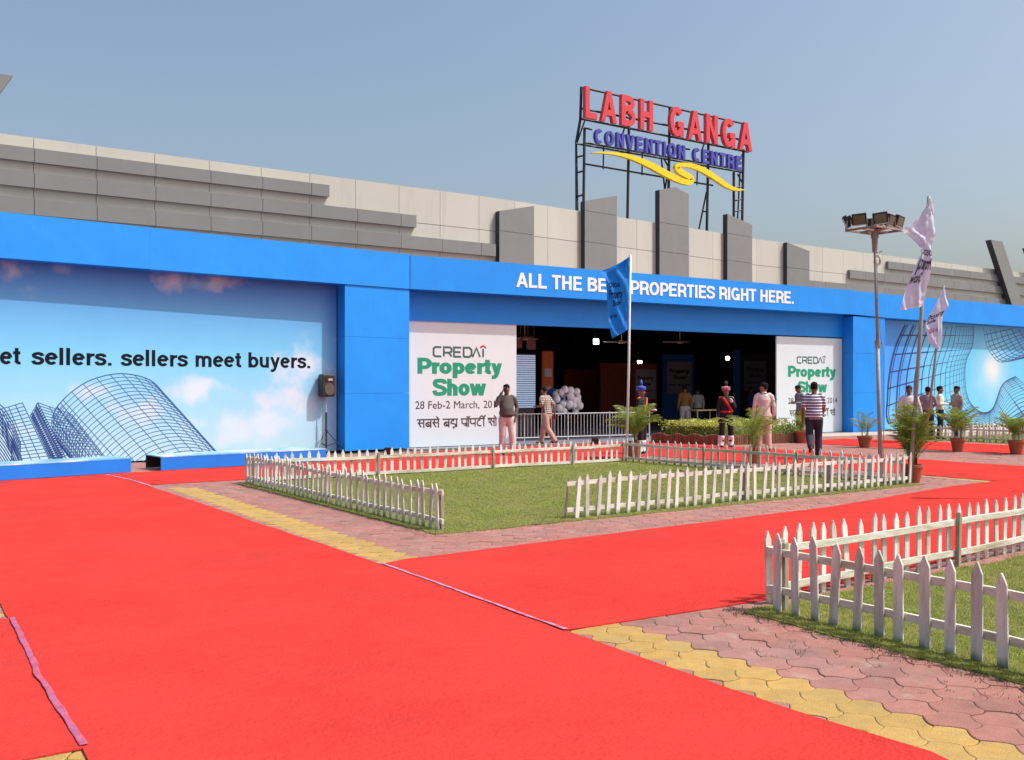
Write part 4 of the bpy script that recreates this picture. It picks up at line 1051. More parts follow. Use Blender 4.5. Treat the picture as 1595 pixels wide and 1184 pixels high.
# ------------------------------------------------------------------ picket fences
def picket_mesh(wd, th, ht, rr, name='picket'):
    mb = MB(); tip = wd * 0.95
    pts = [Vector((-wd / 2, 0, 0)), Vector((wd / 2, 0, 0)), Vector((wd / 2 * .98, 0, ht - tip)), Vector((wd * .06, 0, ht)), Vector((-wd * .06, 0, ht)), Vector((-wd / 2 * .98, 0, ht - tip))]
    mb.slab(pts, (0, th, 0))
    me = mb.mesh(name); bm = bmesh.new(); bm.from_mesh(me); bmesh.ops.recalc_face_normals(bm, faces=bm.faces)
    bmesh.ops.bevel(bm, geom=[e for e in bm.edges], offset=0.0025, segments=1, affect='EDGES')
    bm.to_mesh(me); bm.free(); me.materials.append(M_PICK); return me
rf = random.Random(77)
PMESH = {}
def fence(name, label, p0, p1, spacing, ht, rails_side, posts=(), ext=(0.03, 0.03), zr=(0.19, 0.78), bend=None, skip=(), lean=0.038, z0=0.0, wd=0.062, tilt=0.0):
    """run from p0 to p1; rails_side = +1: the rails lie on the left of the walking direction, pickets on the right"""
    a = Vector((*p0, z0)); b = Vector((*p1, z0)); L_ = (b - a).length; ang = math.atan2(b.y - a.y, b.x - a.x)
    t = thing('picket_fence', label, 'fence', a, ang, group='white picket fences on the forecourt')
    key = (round(ht, 2), wd)
    if key not in PMESH: PMESH[key] = [picket_mesh(wd * k, 0.016, ht * q, rf) for k, q in ((1, 1), (.94, .985), (1.05, 1.01), (.98, .96), (1.02, .99), (.90, 1.005), (1.0, .945))]
    n = int(L_ / spacing + .5); sd = rails_side
    yb = (lambda x: 0.0) if bend is None else bend
    for i in range(n + 1):
        x = L_ * i / n + rf.uniform(-.019, .019)
        me = rf.choice(PMESH[key])
        o = bpy.data.objects.new('picket', me); COL.objects.link(o); o.parent = t
        o.location = (x, yb(x) + (-0.018 if sd > 0 else 0.002), rf.uniform(-.022, .010)); o.rotation_euler = (rf.gauss(0, .012), rf.gauss(tilt, lean), rf.gauss(0, .02))
    y0, y1 = (0.004, 0.032) if sd > 0 else (-0.034, -0.006)
    k = max(2, int(L_ / 0.9))
    for z in zr:
        mb = MB(); hz = 0.026; P = []
        for i in range(k + 1):
            x = -ext[0] + (L_ + ext[0] + ext[1]) * i / k; P.append((x, yb(x), z * ht + rf.uniform(-.012, .012)))
        for (xa, ya, za), (xb, y_b, zb) in zip(P, P[1:]):
            c = len(mb.v)
            mb.v += [Vector(q) for q in ((xa, ya + y0, za - hz), (xa, ya + y1, za - hz), (xa, ya + y1, za + hz), (xa, ya + y0, za + hz), (xb, y_b + y0, zb - hz), (xb, y_b + y1, zb - hz), (xb, y_b + y1, zb + hz), (xb, y_b + y0, zb + hz))]
            mb.f += [tuple(c + i for i in q) for q in ((0, 1, 5, 4), (1, 2, 6, 5), (2, 3, 7, 6), (3, 0, 4, 7))]
            if xa == P[0][0]: mb.f.append(tuple(c + i for i in (0, 3, 2, 1)))
            if xb == P[-1][0]: mb.f.append(tuple(c + i for i in (4, 5, 6, 7)))
        o = mb.build('rail', M_RAIL, t, world=False)
    for px_ in posts:
        mb = MB(); yy = (y1 + .021) if sd > 0 else (y0 - .021)
        mb.box((0, 0, ht * .44), (0.045, 0.04, ht * .9))
        o = mb.build('post', M_POST, t, world=False, bevel=.004)
        o.location = (px_, yb(px_) + yy, -0.02); o.rotation_euler = (rf.gauss(0, .02), rf.gauss(0, .03), 0)
    return t
fence('f', 'left side of the larger lawn fence, leading back from the open front corner', (5.40, 10.05), (5.27, 16.62), .168, .545, -1, posts=(0.02, 3.3, 6.4), ext=(.06, .02))
fence('f', 'rear side of the larger lawn fence, in front of the entrance carpet', (5.29, 16.66), (13.72, 17.05), .1635, .50, -1, posts=(2.45, 5.0, 7.0, 8.4), zr=(.10, .70))
fence('f', 'shaded right side of the larger lawn fence, past the blue flag pole', (13.76, 16.98), (14.5, 10.62), .192, .515, -1, posts=(2.2, 4.4), zr=(.14, .72))
fence('f', 'sunlit front side of the larger lawn fence, ending beside the tall white flag', (7.30, 10.02), (14.62, 10.56), .177, .555, 1, posts=(3.2, 5.2), ext=(.12, .02), zr=(.20, .80), tilt=.055)
fence('f', 'nearest fence run at the right edge with pinkish shaded pickets', (5.56, 5.12), (5.50, -1.2), .175, .585, 1, posts=(0.02, 2.9), ext=(.10, .02), zr=(.27, .73), wd=.072)
fence('f', 'weathered rear run of the nearest fence with a mossy rail, along the crossing carpet', (5.70, 5.32), (14.6, 6.1), .1715, .575, -1, posts=(0.05, 2.62, 5.4), ext=(.06, .02), zr=(.22, .70), wd=.068)
fence('f', 'shaded far fence run below the right mural, behind two potted palms', (27.2, 18.95), (27.9, 9.0), .19, .50, -1, posts=(3, 6), zr=(.2, .72))
fence('f', 'farthest fence run meeting the corner behind the man in the cap', (27.3, 19.1), (37.8, 19.5), .20, .50, 1, posts=(4, 8), zr=(.2, .72))
# loose leaning stake at the open end of the front run
st = thing('fence_stake', 'short leaning stake at the open end of the sunlit front fence', 'stake', (7.24, 10.10, 0))
mb = MB().tube([Vector((7.19, 10.09, -.02)), Vector((7.29, 10.14, .50))], .018, 4)
mb.build('stake', M_POST, st)

# ------------------------------------------------------------------ potted palms, hedge, edging
def pot_prof(r, h): return [(r * .62, 0), (r * .66, h * .02), (r * .90, h * .80), (r * .92, h * .82), (r * 1.0, h * .83), (r * 1.0, h * .98), (r * .97, h), (r * .88, h), (r * .86, h * .86)]
def palm(label, loc, pot_r, pot_h, height, fronds, spread, seed, stems=5, leaf=0.30, low=0.25):
    rr = random.Random(seed)
    t = thing('potted_palm', label, 'potted plant', (*loc, 0.0), 0, group='potted palms on the forecourt')
    MB().lathe(pot_prof(pot_r, pot_h), (0, 0, 0.004), 22).build('pot', M_TERRA, t, world=False, smooth=False)
    MB().lathe([(.01, pot_h * .85), (pot_r * .86, pot_h * .85), (pot_r * .86, pot_h * .88), (.01, pot_h * .90)], (0, 0, 0), 16).build('soil', M_SOIL, t, world=False)
    sb = MB(); fv = []; ff = []
    for k in range(stems):
        a = rr.uniform(0, 6.28); r0 = pot_r * .5 * rr.random() ** .5
        base = Vector((r0 * math.cos(a), r0 * math.sin(a), pot_h * .8)); top = base + Vector((rr.gauss(0, .04) * height, rr.gauss(0, .04) * height, height * rr.uniform(.22, .45)))
        sb.tube([base, (base + top) / 2, top], [.014, .011, .008], 6)
        nf = max(2, fronds // stems)
        for q in range(nf):
            az = a + 6.28 * q / nf + rr.uniform(-.5, .5); st_ = base.lerp(top, rr.uniform(low, 1))
            L_ = height * rr.uniform(.55, .95); out = spread * rr.uniform(.5, 1.1)
            d = Vector((math.cos(az), math.sin(az), 0)); P = []
            for i in range(9):
                s = i / 8; P.append(st_ + d * (out * s ** 1.25) + Vector((0, 0, L_ * (.78 * s - .34 * out / max(.2, spread) * s ** 2.4))))
            sb.tube(P, [.006 - .0005 * i for i in range(9)], 4, cap=False)
            n = 17
            for i in range(2, n + 1):
                s = i / n; f_ = s * 8; i0 = min(7, int(f_)); p = P[i0].lerp(P[i0 + 1], f_ - i0); tg = (P[i0 + 1] - P[i0]).normalized()
                sd_ = tg.cross(Vector((0, 0, 1))); sd_ = sd_.normalized() if sd_.length > .01 else Vector((1, 0, 0)); upv = sd_.cross(tg)
                for sg in (-1, 1):
                    l = leaf * math.sin(math.pi * min(1, s * .86 + .12)) ** .7 * rr.uniform(.8, 1.1) + .02
                    dr = (sd_ * sg * .72 + tg * .78 + upv * .16).normalized(); e1 = p + dr * l * .5; e2 = p + dr * l + Vector((0, 0, -l * .32)); wv = tg * .010 * (leaf / .25)
                    b = len(fv); fv += [p - wv * .4, p + wv * .4, e1 + wv, e1 - wv, e2]; ff += [(b, b + 1, b + 2, b + 3), (b + 3, b + 2, b + 4)]
    sb.build('stem', M_STEM, t, world=False, smooth=True)
    me = bpy.data.meshes.new('foliage'); me.from_pydata([tuple(v) for v in fv], [], ff); me.materials.append(M_PALM)
    o = bpy.data.objects.new('foliage', me); COL.objects.link(o); o.parent = t
    return t
palm('bushy potted palm beside the tall white flag pole at the fence corner', (14.95, 10.72), .175, .30, 1.42, 50, .44, 1, stems=12, leaf=.24, low=.12)
palm('sparse potted palm in front of the right blue pillar', on_ground(1347, 697), .20, .30, .85, 14, .42, 2, stems=4, leaf=.22)
palm('potted palm on the far carpet, left of the rightmost palm', on_ground(1492, 703.5), .185, .33, 1.15, 20, .62, 3, stems=4, leaf=.30)
palm('rightmost potted palm cut by the right edge, on the far carpet', on_ground(1583, 707.5), .20, .34, .95, 20, .52, 4, stems=4, leaf=.28)
palm('leafy potted palm behind the fence, left of the man in the pink suit', on_ground(1174, 722), .16, .26, 1.30, 20, .74, 5, stems=6, leaf=.27)
palm('drooping potted palm at the fence corner right of the blue flag pole', on_ground(988, 715), .19, .40, 1.15, 26, .66, 6, stems=6, leaf=.34)
palm('slim potted palm against the right white banner, behind the striped shirt man', on_ground(1250, 690), .22, .34, .85, 10, .32, 7, stems=3, leaf=.22)
palm('small potted palm half hidden behind the man in the cap', (25.3, 18.4), .18, .30, 1.0, 16, .5, 8, stems=4, leaf=.26)

# planter: log edging round a clipped yellow-green hedge
C0 = Vector((19.72, 20.15, 0)); CL = Vector((18.9, 22.2, 0)); CR = Vector((23.2, 19.95, 0))
ed = thing('log_edging', 'low scalloped log edging around the hedge at the entrance', 'edging', C0)
re_ = random.Random(9)
def edging(a, b, n):
    d = (b - a) / n
    for i in range(n):
        mb = MB(); m_ = 9; q0 = a + d * i
        for j in range(m_):
            s = (j + .5) / m_; p = q0 + d * s; h = .23 + .075 * math.sin(math.pi * s) + re_.uniform(-.008, .008)
            mb.tube([p, p + Vector((0, 0, h - .012)), p + Vector((0, 0, h))], [d.length / m_ * .52, d.length / m_ * .52, d.length / m_ * .36], 7)
        mb.build('edging_panel', M_LOG, ed)
edging(CL, C0, 4); edging(C0, CR, 6)
hg = thing('hedge', 'clipped yellow green hedge inside the log edging', 'hedge', (20.9, 21.1, 0))
hc = Vector((20.95, 21.0, 0)); H2 = [Vector((19.05, 22.1, 0)), Vector((19.8, 20.35, 0)), Vector((22.4, 20.15, 0)), Vector((22.2, 22.0, 0))]
hp = [(p.x, p.y) for p in H2]
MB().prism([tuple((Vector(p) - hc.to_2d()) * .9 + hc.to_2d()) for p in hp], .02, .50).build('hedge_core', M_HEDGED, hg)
fv, ff = [], []
rr = random.Random(3); cnt = 0
while cnt < 9000:
    x, y = rr.uniform(19, 22.5), rr.uniform(20.1, 22.2)
    if not inside((x, y), hp): continue
    top = .65 + .08 * mnoise.noise(Vector((x * 2.2, y * 2.2, 0)))
    z = top - abs(rr.gauss(0, .13)) if rr.random() < .6 else rr.uniform(.1, top)
    a = rr.uniform(0, 6.28); el = rr.uniform(-.3, 1.2); l = rr.uniform(.03, .065); w_ = l * .34
    d = Vector((math.cos(a) * math.cos(el), math.sin(a) * math.cos(el), math.sin(el))); sd_ = d.cross(Vector((rr.gauss(0, 1), rr.gauss(0, 1), rr.gauss(0, 1)))).normalized() * w_
    p = Vector((x + rr.gauss(0, .035), y + rr.gauss(0, .035), z)); b = len(fv)
    fv += [p, p + d * l * .5 + sd_, p + d * l, p + d * l * .5 - sd_]; ff.append((b, b + 1, b + 2, b + 3)); cnt += 1
I_ = BASE[hg.name]
me = bpy.data.meshes.new('foliage'); me.from_pydata([tuple(I_ @ v) for v in fv], [], ff); me.materials.append(M_HEDGE)
o = bpy.data.objects.new('foliage', me); COL.objects.link(o); o.parent = hg
# low dark shrub at the right end of the planter
sb = thing('shrub', 'small dark green shrub at the right end of the log edging', 'shrub', (22.75, 20.5, 0))
fv, ff = [], []
for _ in range(900):
    v = Vector((rr.gauss(0, .22), rr.gauss(0, .2), abs(rr.gauss(.30, .13)))); a = rr.uniform(0, 6.28); el = rr.uniform(-.2, 1.3); l = rr.uniform(.05, .10)
    d = Vector((math.cos(a) * math.cos(el), math.sin(a) * math.cos(el), math.sin(el))); sd_ = d.cross(Vector((rr.gauss(0, 1), rr.gauss(0, 1), rr.gauss(0, 1)))).normalized() * l * .3
    b = len(fv); fv += [v, v + d * l * .5 + sd_, v + d * l, v + d * l * .5 - sd_]; ff.append((b, b + 1, b + 2, b + 3))
me = bpy.data.meshes.new('foliage'); me.from_pydata([tuple(v) for v in fv], [], ff); me.materials.append(M_PALM)
o = bpy.data.objects.new('foliage', me); COL.objects.link(o); o.parent = sb
MB().tube([(0, 0, 0), (.02, 0, .18), (0, .03, .35)], [.02, .015, .008], 6).build('stem', M_STEM, sb, world=False)

# ------------------------------------------------------------------ flags
M_FTXT = mat('navy_flag_print', (0.008, 0.03, 0.11), 0.8, var=0.1, spec=0.1)
def flag(label, base, Z, foot_px, top_px, rows, cloth_m, pole_m, pole_r, texts, cat='flag', folds=3.0, amp=.045, seed=1):
    """rows: (right x, right y, left x, left y) in the photo at the pole's distance; the cloth folds in depth"""
    foot = at_depth(*foot_px, Z); foot.z = 0.0; top = at_depth(*top_px, Z)
    t = thing('flag', label, cat, foot, group='event flags on poles')
    MB().tube([foot - Vector((0, 0, .02)), foot.lerp(top, .5) + CAM_R * .008, top], [pole_r, pole_r * .95, pole_r * .85], 10).build('pole', pole_m, t, smooth=True)
    nu = 22; sub_ = cspline(rows, 5)
    Lp = (top - foot)
    def P(s, k):                                          # k row index (float), s 0 right .. 1 left
        i = min(len(sub_) - 2, int(k)); q = k - i
        r_ = [sub_[i][c] + (sub_[i + 1][c] - sub_[i][c]) * q for c in range(4)]
        x = r_[0] + (r_[2] - r_[0]) * s; y = r_[1] + (r_[3] - r_[1]) * s
        p = at_depth(x, y, Z)
        tt = max(0, min(1, (p.z - foot.z) / Lp.z)); pole = foot + Lp * tt
        dist = (p - pole).dot(CAM_R)
        f_ = amp * math.sin(folds * 6.283 * (s * .5 + .13 * k / 8 + .1 * seed)) * min(1, abs(dist) / .12) + .02 * mnoise.noise(Vector((s * 4, k * .35, seed)))
        return p + CAM_F * f_ - CAM_F * (pole_r + .012) * (1 if abs(dist) < .1 else .4)
    m_ = len(sub_); v = []; f = []
    for k in range(m_):
        for j in range(nu + 1): v.append(P(j / nu, k))
    for k in range(m_ - 1):
        for j in range(nu): a = k * (nu + 1) + j; f.append((a, a + 1, a + nu + 2, a + nu + 1))
    I_ = BASE[t.name]
    me = bpy.data.meshes.new('cloth'); me.from_pydata([tuple(I_ @ q) for q in v], [], f); me.materials.append(cloth_m)
    me.polygons.foreach_set('use_smooth', [True] * len(me.polygons))
    c_o = bpy.data.objects.new('cloth', me); COL.objects.link(c_o); c_o.parent = t
    for body, s0, s1, k0_, k1_, m in texts:
        tm = text_mesh(body, .03); xs = [q.co.x for q in tm.vertices]; ys = [q.co.y for q in tm.vertices]
        x0, x1, y1 = min(xs), max(xs), max(ys)
        for q in tm.vertices:
            s = s0 + (s1 - s0) * (q.co.x - x0) / (x1 - x0); k = k1_ + (k0_ - k1_) * (q.co.y / y1)
            q.co = I_ @ (P(s, max(0, min(m_ - 1.01, k))) - CAM_F * .006)
        tm.materials.clear(); tm.materials.append(m); tm.name = 'lettering'
        o = bpy.data.objects.new('lettering', tm); COL.objects.link(o); o.parent = c_o
    return t
flag('blue pennant flag on a white pole at the rear corner of the lawn fence', None, 22.0, (976, 718), (982, 397),
     [(981, 399, 979, 401), (981, 406, 966, 409), (980.5, 414, 950, 417), (980.5, 422, 936, 424), (980, 434, 942, 434), (979.5, 450, 945, 452), (979, 468, 946, 476), (978.5, 484, 947, 492), (978, 500, 949, 506), (977, 510, 951, 518), (976, 515, 954, 527)],
     M_FLAGB, M_WPOLE, .028, [('CREDAI', .88, .40, 22, 24, M_FTXT), ('Property', .90, .28, 25, 28, M_FTXT), ('Show', .75, .36, 28.6, 31, M_FTXT), ('28 Feb', .90, .58, 35, 36.6, M_FTXT)], seed=1)
flag('tall white flag on a leaning grey pole beside the bushy potted palm', None, 16.9, (1417, 753), (1447, 306),
     [(1448, 309, 1446, 310), (1451, 320, 1442, 320), (1453.5, 332, 1434, 333), (1455, 344, 1420, 348), (1455, 358, 1406, 358), (1454, 370, 1416, 367), (1453, 380, 1425, 378), (1451, 394, 1432, 391), (1449, 410, 1430, 405), (1446, 428, 1420, 430), (1442, 448, 1409, 453), (1438, 466, 1403, 472), (1434, 478, 1402, 484)],
     M_FLAGW, M_GALV, .036, [('CREDAI', .10, .9, 34, 37, M_INK2), ('Property', .05, .95, 38, 43, M_INK), ('Show', .45, .95, 44, 47.5, M_INK2)], seed=2, amp=.05)
flag('smaller white flag on a far pole in front of the right mural', None, 30.0, (1441, 687), (1470, 445),
     [(1470, 447, 1468, 448), (1473, 458, 1463, 460), (1476, 470, 1457, 472), (1476.5, 476, 1453, 482), (1472, 482, 1446, 494), (1468, 492, 1441, 504), (1467, 505, 1441, 512), (1466, 520, 1445, 524), (1465, 534, 1450, 536), (1464, 542, 1460, 545)],
     M_FLAGW, M_GALV, .038, [('Property', .95, .05, 19, 23.5, M_INK2), ('Show', .95, .40, 24, 27, M_INK2), ('2014', .9, .3, 31, 33.5, M_REDP)], seed=3)
# pole ties
# ------------------------------------------------------------------ floodlight mast
MZ = 18.6
mb_ = on_ground(1372, 738); foot = Vector((*mb_, 0)); MZ = foot.dot(CAM_F)
mast = thing('floodlight_mast', 'grey steel mast with a rack of black floodlights beside the white flags', 'light mast', foot)
topz = at_depth(1363, 368, MZ).z
tp = at_depth(1362.5, 368, MZ)
MB().tube([foot, foot.lerp(tp, .55)], [.042, .036], 12).tube([foot.lerp(tp, .54), tp - Vector((0, 0, .02))], [.029, .027], 12).build('pole', M_GALV, mast, smooth=True)
q = foot.lerp(tp, .545)
mb = MB().tube([q - Vector((0, 0, .05)), q + Vector((0, 0, .07))], .055, 10).box(q + CAM_R * .06 + Vector((0, 0, .02)), (.05, .03, .03)); mb.build('collar', M_RUST, mast)
mb = MB().tube([tp - Vector((0, 0, .30)), tp], [.045, .06], 10).box(tp + Vector((0, 0, .03)), (.10, .10, .14)); mb.build('mast_head', M_RUST, mast)
# coiled cable under the head and the cable running down
cab = MB()
cc = at_depth(1364, 405, MZ) - CAM_F * .06
for k in range(3):
    cab.tube([cc + CAM_R * (.05 * math.cos(a) * (1 + .15 * k)) + Vector((0, 0, .085 * math.sin(a) - .02 * k)) - CAM_F * (.008 * k) for a in [i * 6.283 / 16 for i in range(17)]], .006, 5, cap=False)
cab.tube([cc + Vector((0, 0, -.08)), cc + Vector((0, 0, -1.0)) + CAM_R * .02, foot + Vector((0, 0, 2.2)) + CAM_R * .05, foot + Vector((0, 0, .3)) + CAM_R * .05], .006, 5)
cab.tube([cc + Vector((0, 0, .12)), cc + CAM_R * .10 + Vector((0, 0, .16))], .010, 5)
cab.build('cable', M_RUST, mast)
# square rack, seen from below, turned a little
rc = tp + Vector((0, 0, .11)); ax = (CAM_R * .80 + CAM_F * .55).normalized(); ay = Vector((-ax.y, ax.x, 0))
fr_ = MB(); hw_, hd_ = .42, .32
cor = [rc + ax * (sx * hw_) + ay * (sy * hd_) for sx, sy in ((-1, -1), (1, -1), (1, 1), (-1, 1))]
rot = Matrix.Rotation(math.atan2(ax.y, ax.x), 3, 'Z')
for i in range(4):
    a, b = cor[i], cor[(i + 1) % 4]; fr_.tube([a, b], .026, 4, rot=math.pi / 4)
fr_.tube([rc - ax * hw_, rc + ax * hw_], .022, 4, rot=math.pi / 4); fr_.tube([rc - ay * hd_, rc + ay * hd_], .022, 4, rot=math.pi / 4)
fr_.build('rack', M_RUST, mast)
def flood(pos, face, tilt, roll=0.0):
    """box floodlight: housing, framed glass, fins, yoke"""
    f_ = Vector(face).normalized(); side = Vector((-f_.y, f_.x, 0)).normalized()
    n = (f_ * math.cos(tilt) + Vector((0, 0, -math.sin(tilt)))).normalized(); up = side.cross(n) * -1
    if up.z < 0: up = -up
    side, up = side * math.cos(roll) + up * math.sin(roll), up * math.cos(roll) - side * math.sin(roll)
    Mx = Matrix((side, n, up)).transposed()
    c = pos + Vector((0, 0, .17))
    h = MB().box(c, (.26, .07, .22), M=Mx).box(c - n * .055, (.20, .05, .16), M=Mx)
    for k in range(5): h.box(c - n * .09 + side * (-.08 + .04 * k), (.012, .04, .16), M=Mx)
    fl = h.build('floodlight', M_BLACKP, mast, bevel=.004)
    I_ = BASE[mast.name]
    g = MB().box(c + n * .036, (.205, .006, .165), M=Mx); g.v = [I_ @ v for v in g.v]; go = g.build('glass', M_LAMPG, None); go.parent = fl
    g = MB().box(c + n * .037 - up * .098, (.25, .012, .018), M=Mx); g.v = [I_ @ v for v in g.v]; go = g.build('rim', M_LAMPR, None); go.parent = fl
    y = MB().tube([c - side * .145, c - side * .145 - Vector((0, 0, .16)), c + side * .145 - Vector((0, 0, .16)), c + side * .145], .010, 5); y.v = [I_ @ v for v in y.v]; yo = y.build('yoke', M_RUST, None); yo.parent = fl
for (ra, fa, fx, fy, tl, ro) in ((-.50, .10, -1, .25, .45, 0), (-.36, -.20, -.30, -1, .30, .08), (-.02, -.33, -.18, -1, .25, .14), (.27, -.08, .60, -.80, .25, -.10), (.47, .04, .66, -.75, .25, -.10), (.12, .34, .3, 1, .2, 0)):
    flood(rc + CAM_R * ra + CAM_F * fa, CAM_R * fx + CAM_F * fy, tl, ro)

# ------------------------------------------------------------------ loudspeaker on its stand by the left mural
sf = Vector((*on_ground(508, 706), 0)); sz_ = sf.dot(CAM_F)
stand = thing('speaker_stand', 'black tripod speaker stand at the right end of the left mural', 'stand', sf)
MB().tube([sf + Vector((0, 0, .12)), sf + Vector((0, 0, 1.0))], .022, 10).build('pole', M_BLACKP, stand)
MB().tube([sf + Vector((0, 0, .98)), sf + Vector((0, 0, 1.42))], .014, 8).build('inner_tube', M_BARW, stand)
MB().tube([sf + Vector((0, 0, .50)), sf + Vector((0, 0, .58))], .032, 10).build('collar', M_BLACKP, stand)
for k in range(3):
    a = R(100 + 120 * k); d = Vector((math.cos(a), math.sin(a), 0))
    MB().tube([sf + Vector((0, 0, .53)) + d * .03, sf + d * .48 + Vector((0, 0, .02))], .013, 6).build('leg', M_BLACKP, stand)
    MB().tube([sf + Vector((0, 0, .18)) + d * .02, sf + d * .27 + Vector((0, 0, .26))], .009, 6).build('brace', M_BLACKP, stand)
spk = thing('loudspeaker', 'black moulded loudspeaker on the tripod stand by the left mural', 'loudspeaker', sf + Vector((0, 0, 1.38)))
fw = (CAM_R * .72 - CAM_F * .69).normalized(); sw_ = Vector((-fw.y, fw.x, 0))
def sloc(a, b, z): return sf + Vector((0, 0, 1.38)) + sw_ * a + fw * b + Vector((0, 0, z))
prof = [(-.17, .13), (.17, .13), (.185, .10), (.13, -.15), (.09, -.17), (-.09, -.17), (-.13, -.15), (-.185, .10)]
mb = MB(); n = len(prof)
for z, k in ((.0, .86), (.03, .97), (.07, 1.0), (.48, 1.0), (.53, .96), (.555, .84)):
    mb.v += [sloc(a * k, b * k, z) for a, b in prof]
for i in range(5):
    for j in range(n): mb.f.append((i * n + j, i * n + (j + 1) % n, (i + 1) * n + (j + 1) % n, (i + 1) * n + j))
mb.f += [tuple(range(n)), tuple(range(5 * n, 6 * n))]
mb.build('cabinet', M_CAB, spk, bevel=.008)
mb = MB()
for ring in range(1):
    pts = [sloc(.145 * math.cos(t), .134, .19 + .15 * math.sin(t)) for t in [i * 6.283 / 20 for i in range(20)]]; mb.slab(pts, fw * .012)
mb.build('grille', M_GRILL, spk)
mb = MB().slab([sloc(-.11, .134, .37), sloc(.11, .134, .37), sloc(.13, .134, .50), sloc(-.13, .134, .50)], fw * .010); mb.build('horn', M_BLACKP, spk)
MB().slab([sloc(-.05, .146, .395), sloc(.09, .146, .395), sloc(.07, .146, .45), sloc(-.03, .146, .45)], fw * .008).build('horn_plate', M_LAMPR, spk)
# small black uplights on the carpet
for px, py, lb in ((605, 709, 'small black floor light on the carpet by the left blue pillar'), (927, 692, 'small black floor light on the carpet before the dark entrance')):
    g = Vector((*on_ground(px, py), .012)); t = thing('floor_light', lb, 'floor light', g, -YAW, group='small floor lights at the gate')
    MB().box(g + Vector((0, 0, .10)), (.20, .12, .13), -YAW).build('housing', M_BLACKP, t, bevel=.01)
    MB().box(g + Vector((0, 0, .015)), (.24, .10, .028), -YAW).build('bracket', M_STEEL, t)
    MB().box(g + Vector((0, 0, .17)), (.17, .09, .008), -YAW).build('glass', M_LAMPG, t)

# ------------------------------------------------------------------ inside the hall
def HP(px, py, v): return on_plane(px, py, v)
bar = thing('barrier_railing', 'grey metal barrier railing just inside the dark entrance', 'railing', (16.8, 24.9, .014))
mb = MB()
RA, RB = Vector((14.6, 24.75, .014)), Vector((20.6, 24.3, .014)); nb = 52
for z in (.80, .10): mb.tube([RA + Vector((0, 0, z)), RB + Vector((0, 0, z))], .018, 6)
mb.build('rail', M_BARW, bar)
for i in range(nb + 1):
    p = RA.lerp(RB, i / nb); r_ = .024 if i % 13 == 0 else .011
    MB().tube([p + Vector((0, 0, .0 if r_ > .02 else .10)), p + Vector((0, 0, .84 if r_ > .02 else .80))], r_, 6).build('post' if r_ > .02 else 'bar', M_BARW, bar)
# LED screen of pale blue rows
M_LED = lamp_mat('led_rows', srgb(150, 182, 222), 0.50); M_LEDD = mat('led_gap', (0.05, .08, .14), .5)
sv_ = 27.0; a, b = HP(795, 636, sv_), HP(834, 553, sv_)
scr = thing('led_screen', 'pale blue striped light screen inside the dark entrance beside the left banner', 'screen', ((a.x + b.x) / 2, sv_, a.z))
MB().box(((a.x + b.x) / 2, sv_ + .06, (a.z + b.z) / 2), (b.x - a.x + .06, .08, b.z - a.z + .06)).build('cabinet', M_LEDD, scr)
mb = MB(); nr = 24
for i in range(nr):
    z = a.z + (b.z - a.z) * (i + .5) / nr; mb.box(((a.x + b.x) / 2, sv_ + .012, z), (b.x - a.x, .012, (b.z - a.z) / nr * .70))
mb.build('light_rows', M_LED, scr)
MB().box(((a.x + b.x) / 2, sv_ + .07, (a.z + .014) / 2), (.9, .10, a.z - .03)).build('stand', M_HALL, scr)
# orange panel with poster
pv = 28.6; a, b = HP(845, 660, pv), HP(862, 547, pv)
pn = thing('orange_panel', 'narrow orange panel with a small poster behind the balloons', 'panel', ((a.x + b.x) / 2, pv, .014))
MB().box(((a.x + b.x) / 2, pv + .06, b.z / 2), (b.x - a.x, .10, b.z - .02)).build('board', M_ORANGE, pn)
pa, pb = HP(848, 587, pv), HP(859, 574, pv)
MB().box(((pa.x + pb.x) / 2, pv - .003, (pa.z + pb.z) / 2), (pb.x - pa.x, .008, pb.z - pa.z)).build('poster', M_DIMB, pn)
pa, pb = HP(848, 606, pv), HP(858, 602, pv)
MB().box(((pa.x + pb.x) / 2, pv - .003, (pa.z + pb.z) / 2), (pb.x - pa.x, .008, pb.z - pa.z)).build('notice', M_DIMB, pn)
# balloons
bv = 25.35; bc = HP(884, 626, bv)
bl = thing('balloon_bunch', 'bunch of white balloons behind the barrier railing', 'balloons', (bc.x, bc.y, .014))
rb = random.Random(4); placed = []
tries = 0
while len(placed) < 34 and tries < 3000:
    tries += 1
    p = Vector((rb.uniform(-.58, .62), rb.uniform(-.22, .22), rb.uniform(-.36, .40)))
    if (p.x / .62) ** 2 + (p.z / .42) ** 2 > 1: continue
    if any((p - q).length < .135 for q in placed): continue
    placed.append(p); r_ = rb.uniform(.10, .125)
    MB().ball(bc + p, (r_, r_, r_ * 1.08), 14, 9).build('balloon', M_BALL, bl, smooth=True)
MB().tube([Vector((bc.x, bc.y, .014)), Vector((bc.x, bc.y, bc.z))], .015, 6).build('stick', M_BARW, bl)
bb = HP(862, 626, bv + .3)
t = thing('big_balloon', 'big dark blue balloon left of the white balloon bunch', 'balloon', (bb.x, bb.y, .014))
MB().ball(bb, (.36, .34, .42), 18, 12).build('skin', M_BALLB, t, smooth=True)
MB().tube([Vector((bb.x, bb.y, .014)), Vector((bb.x, bb.y, bb.z - .4))], .01, 5).build('string', M_BARW, t)
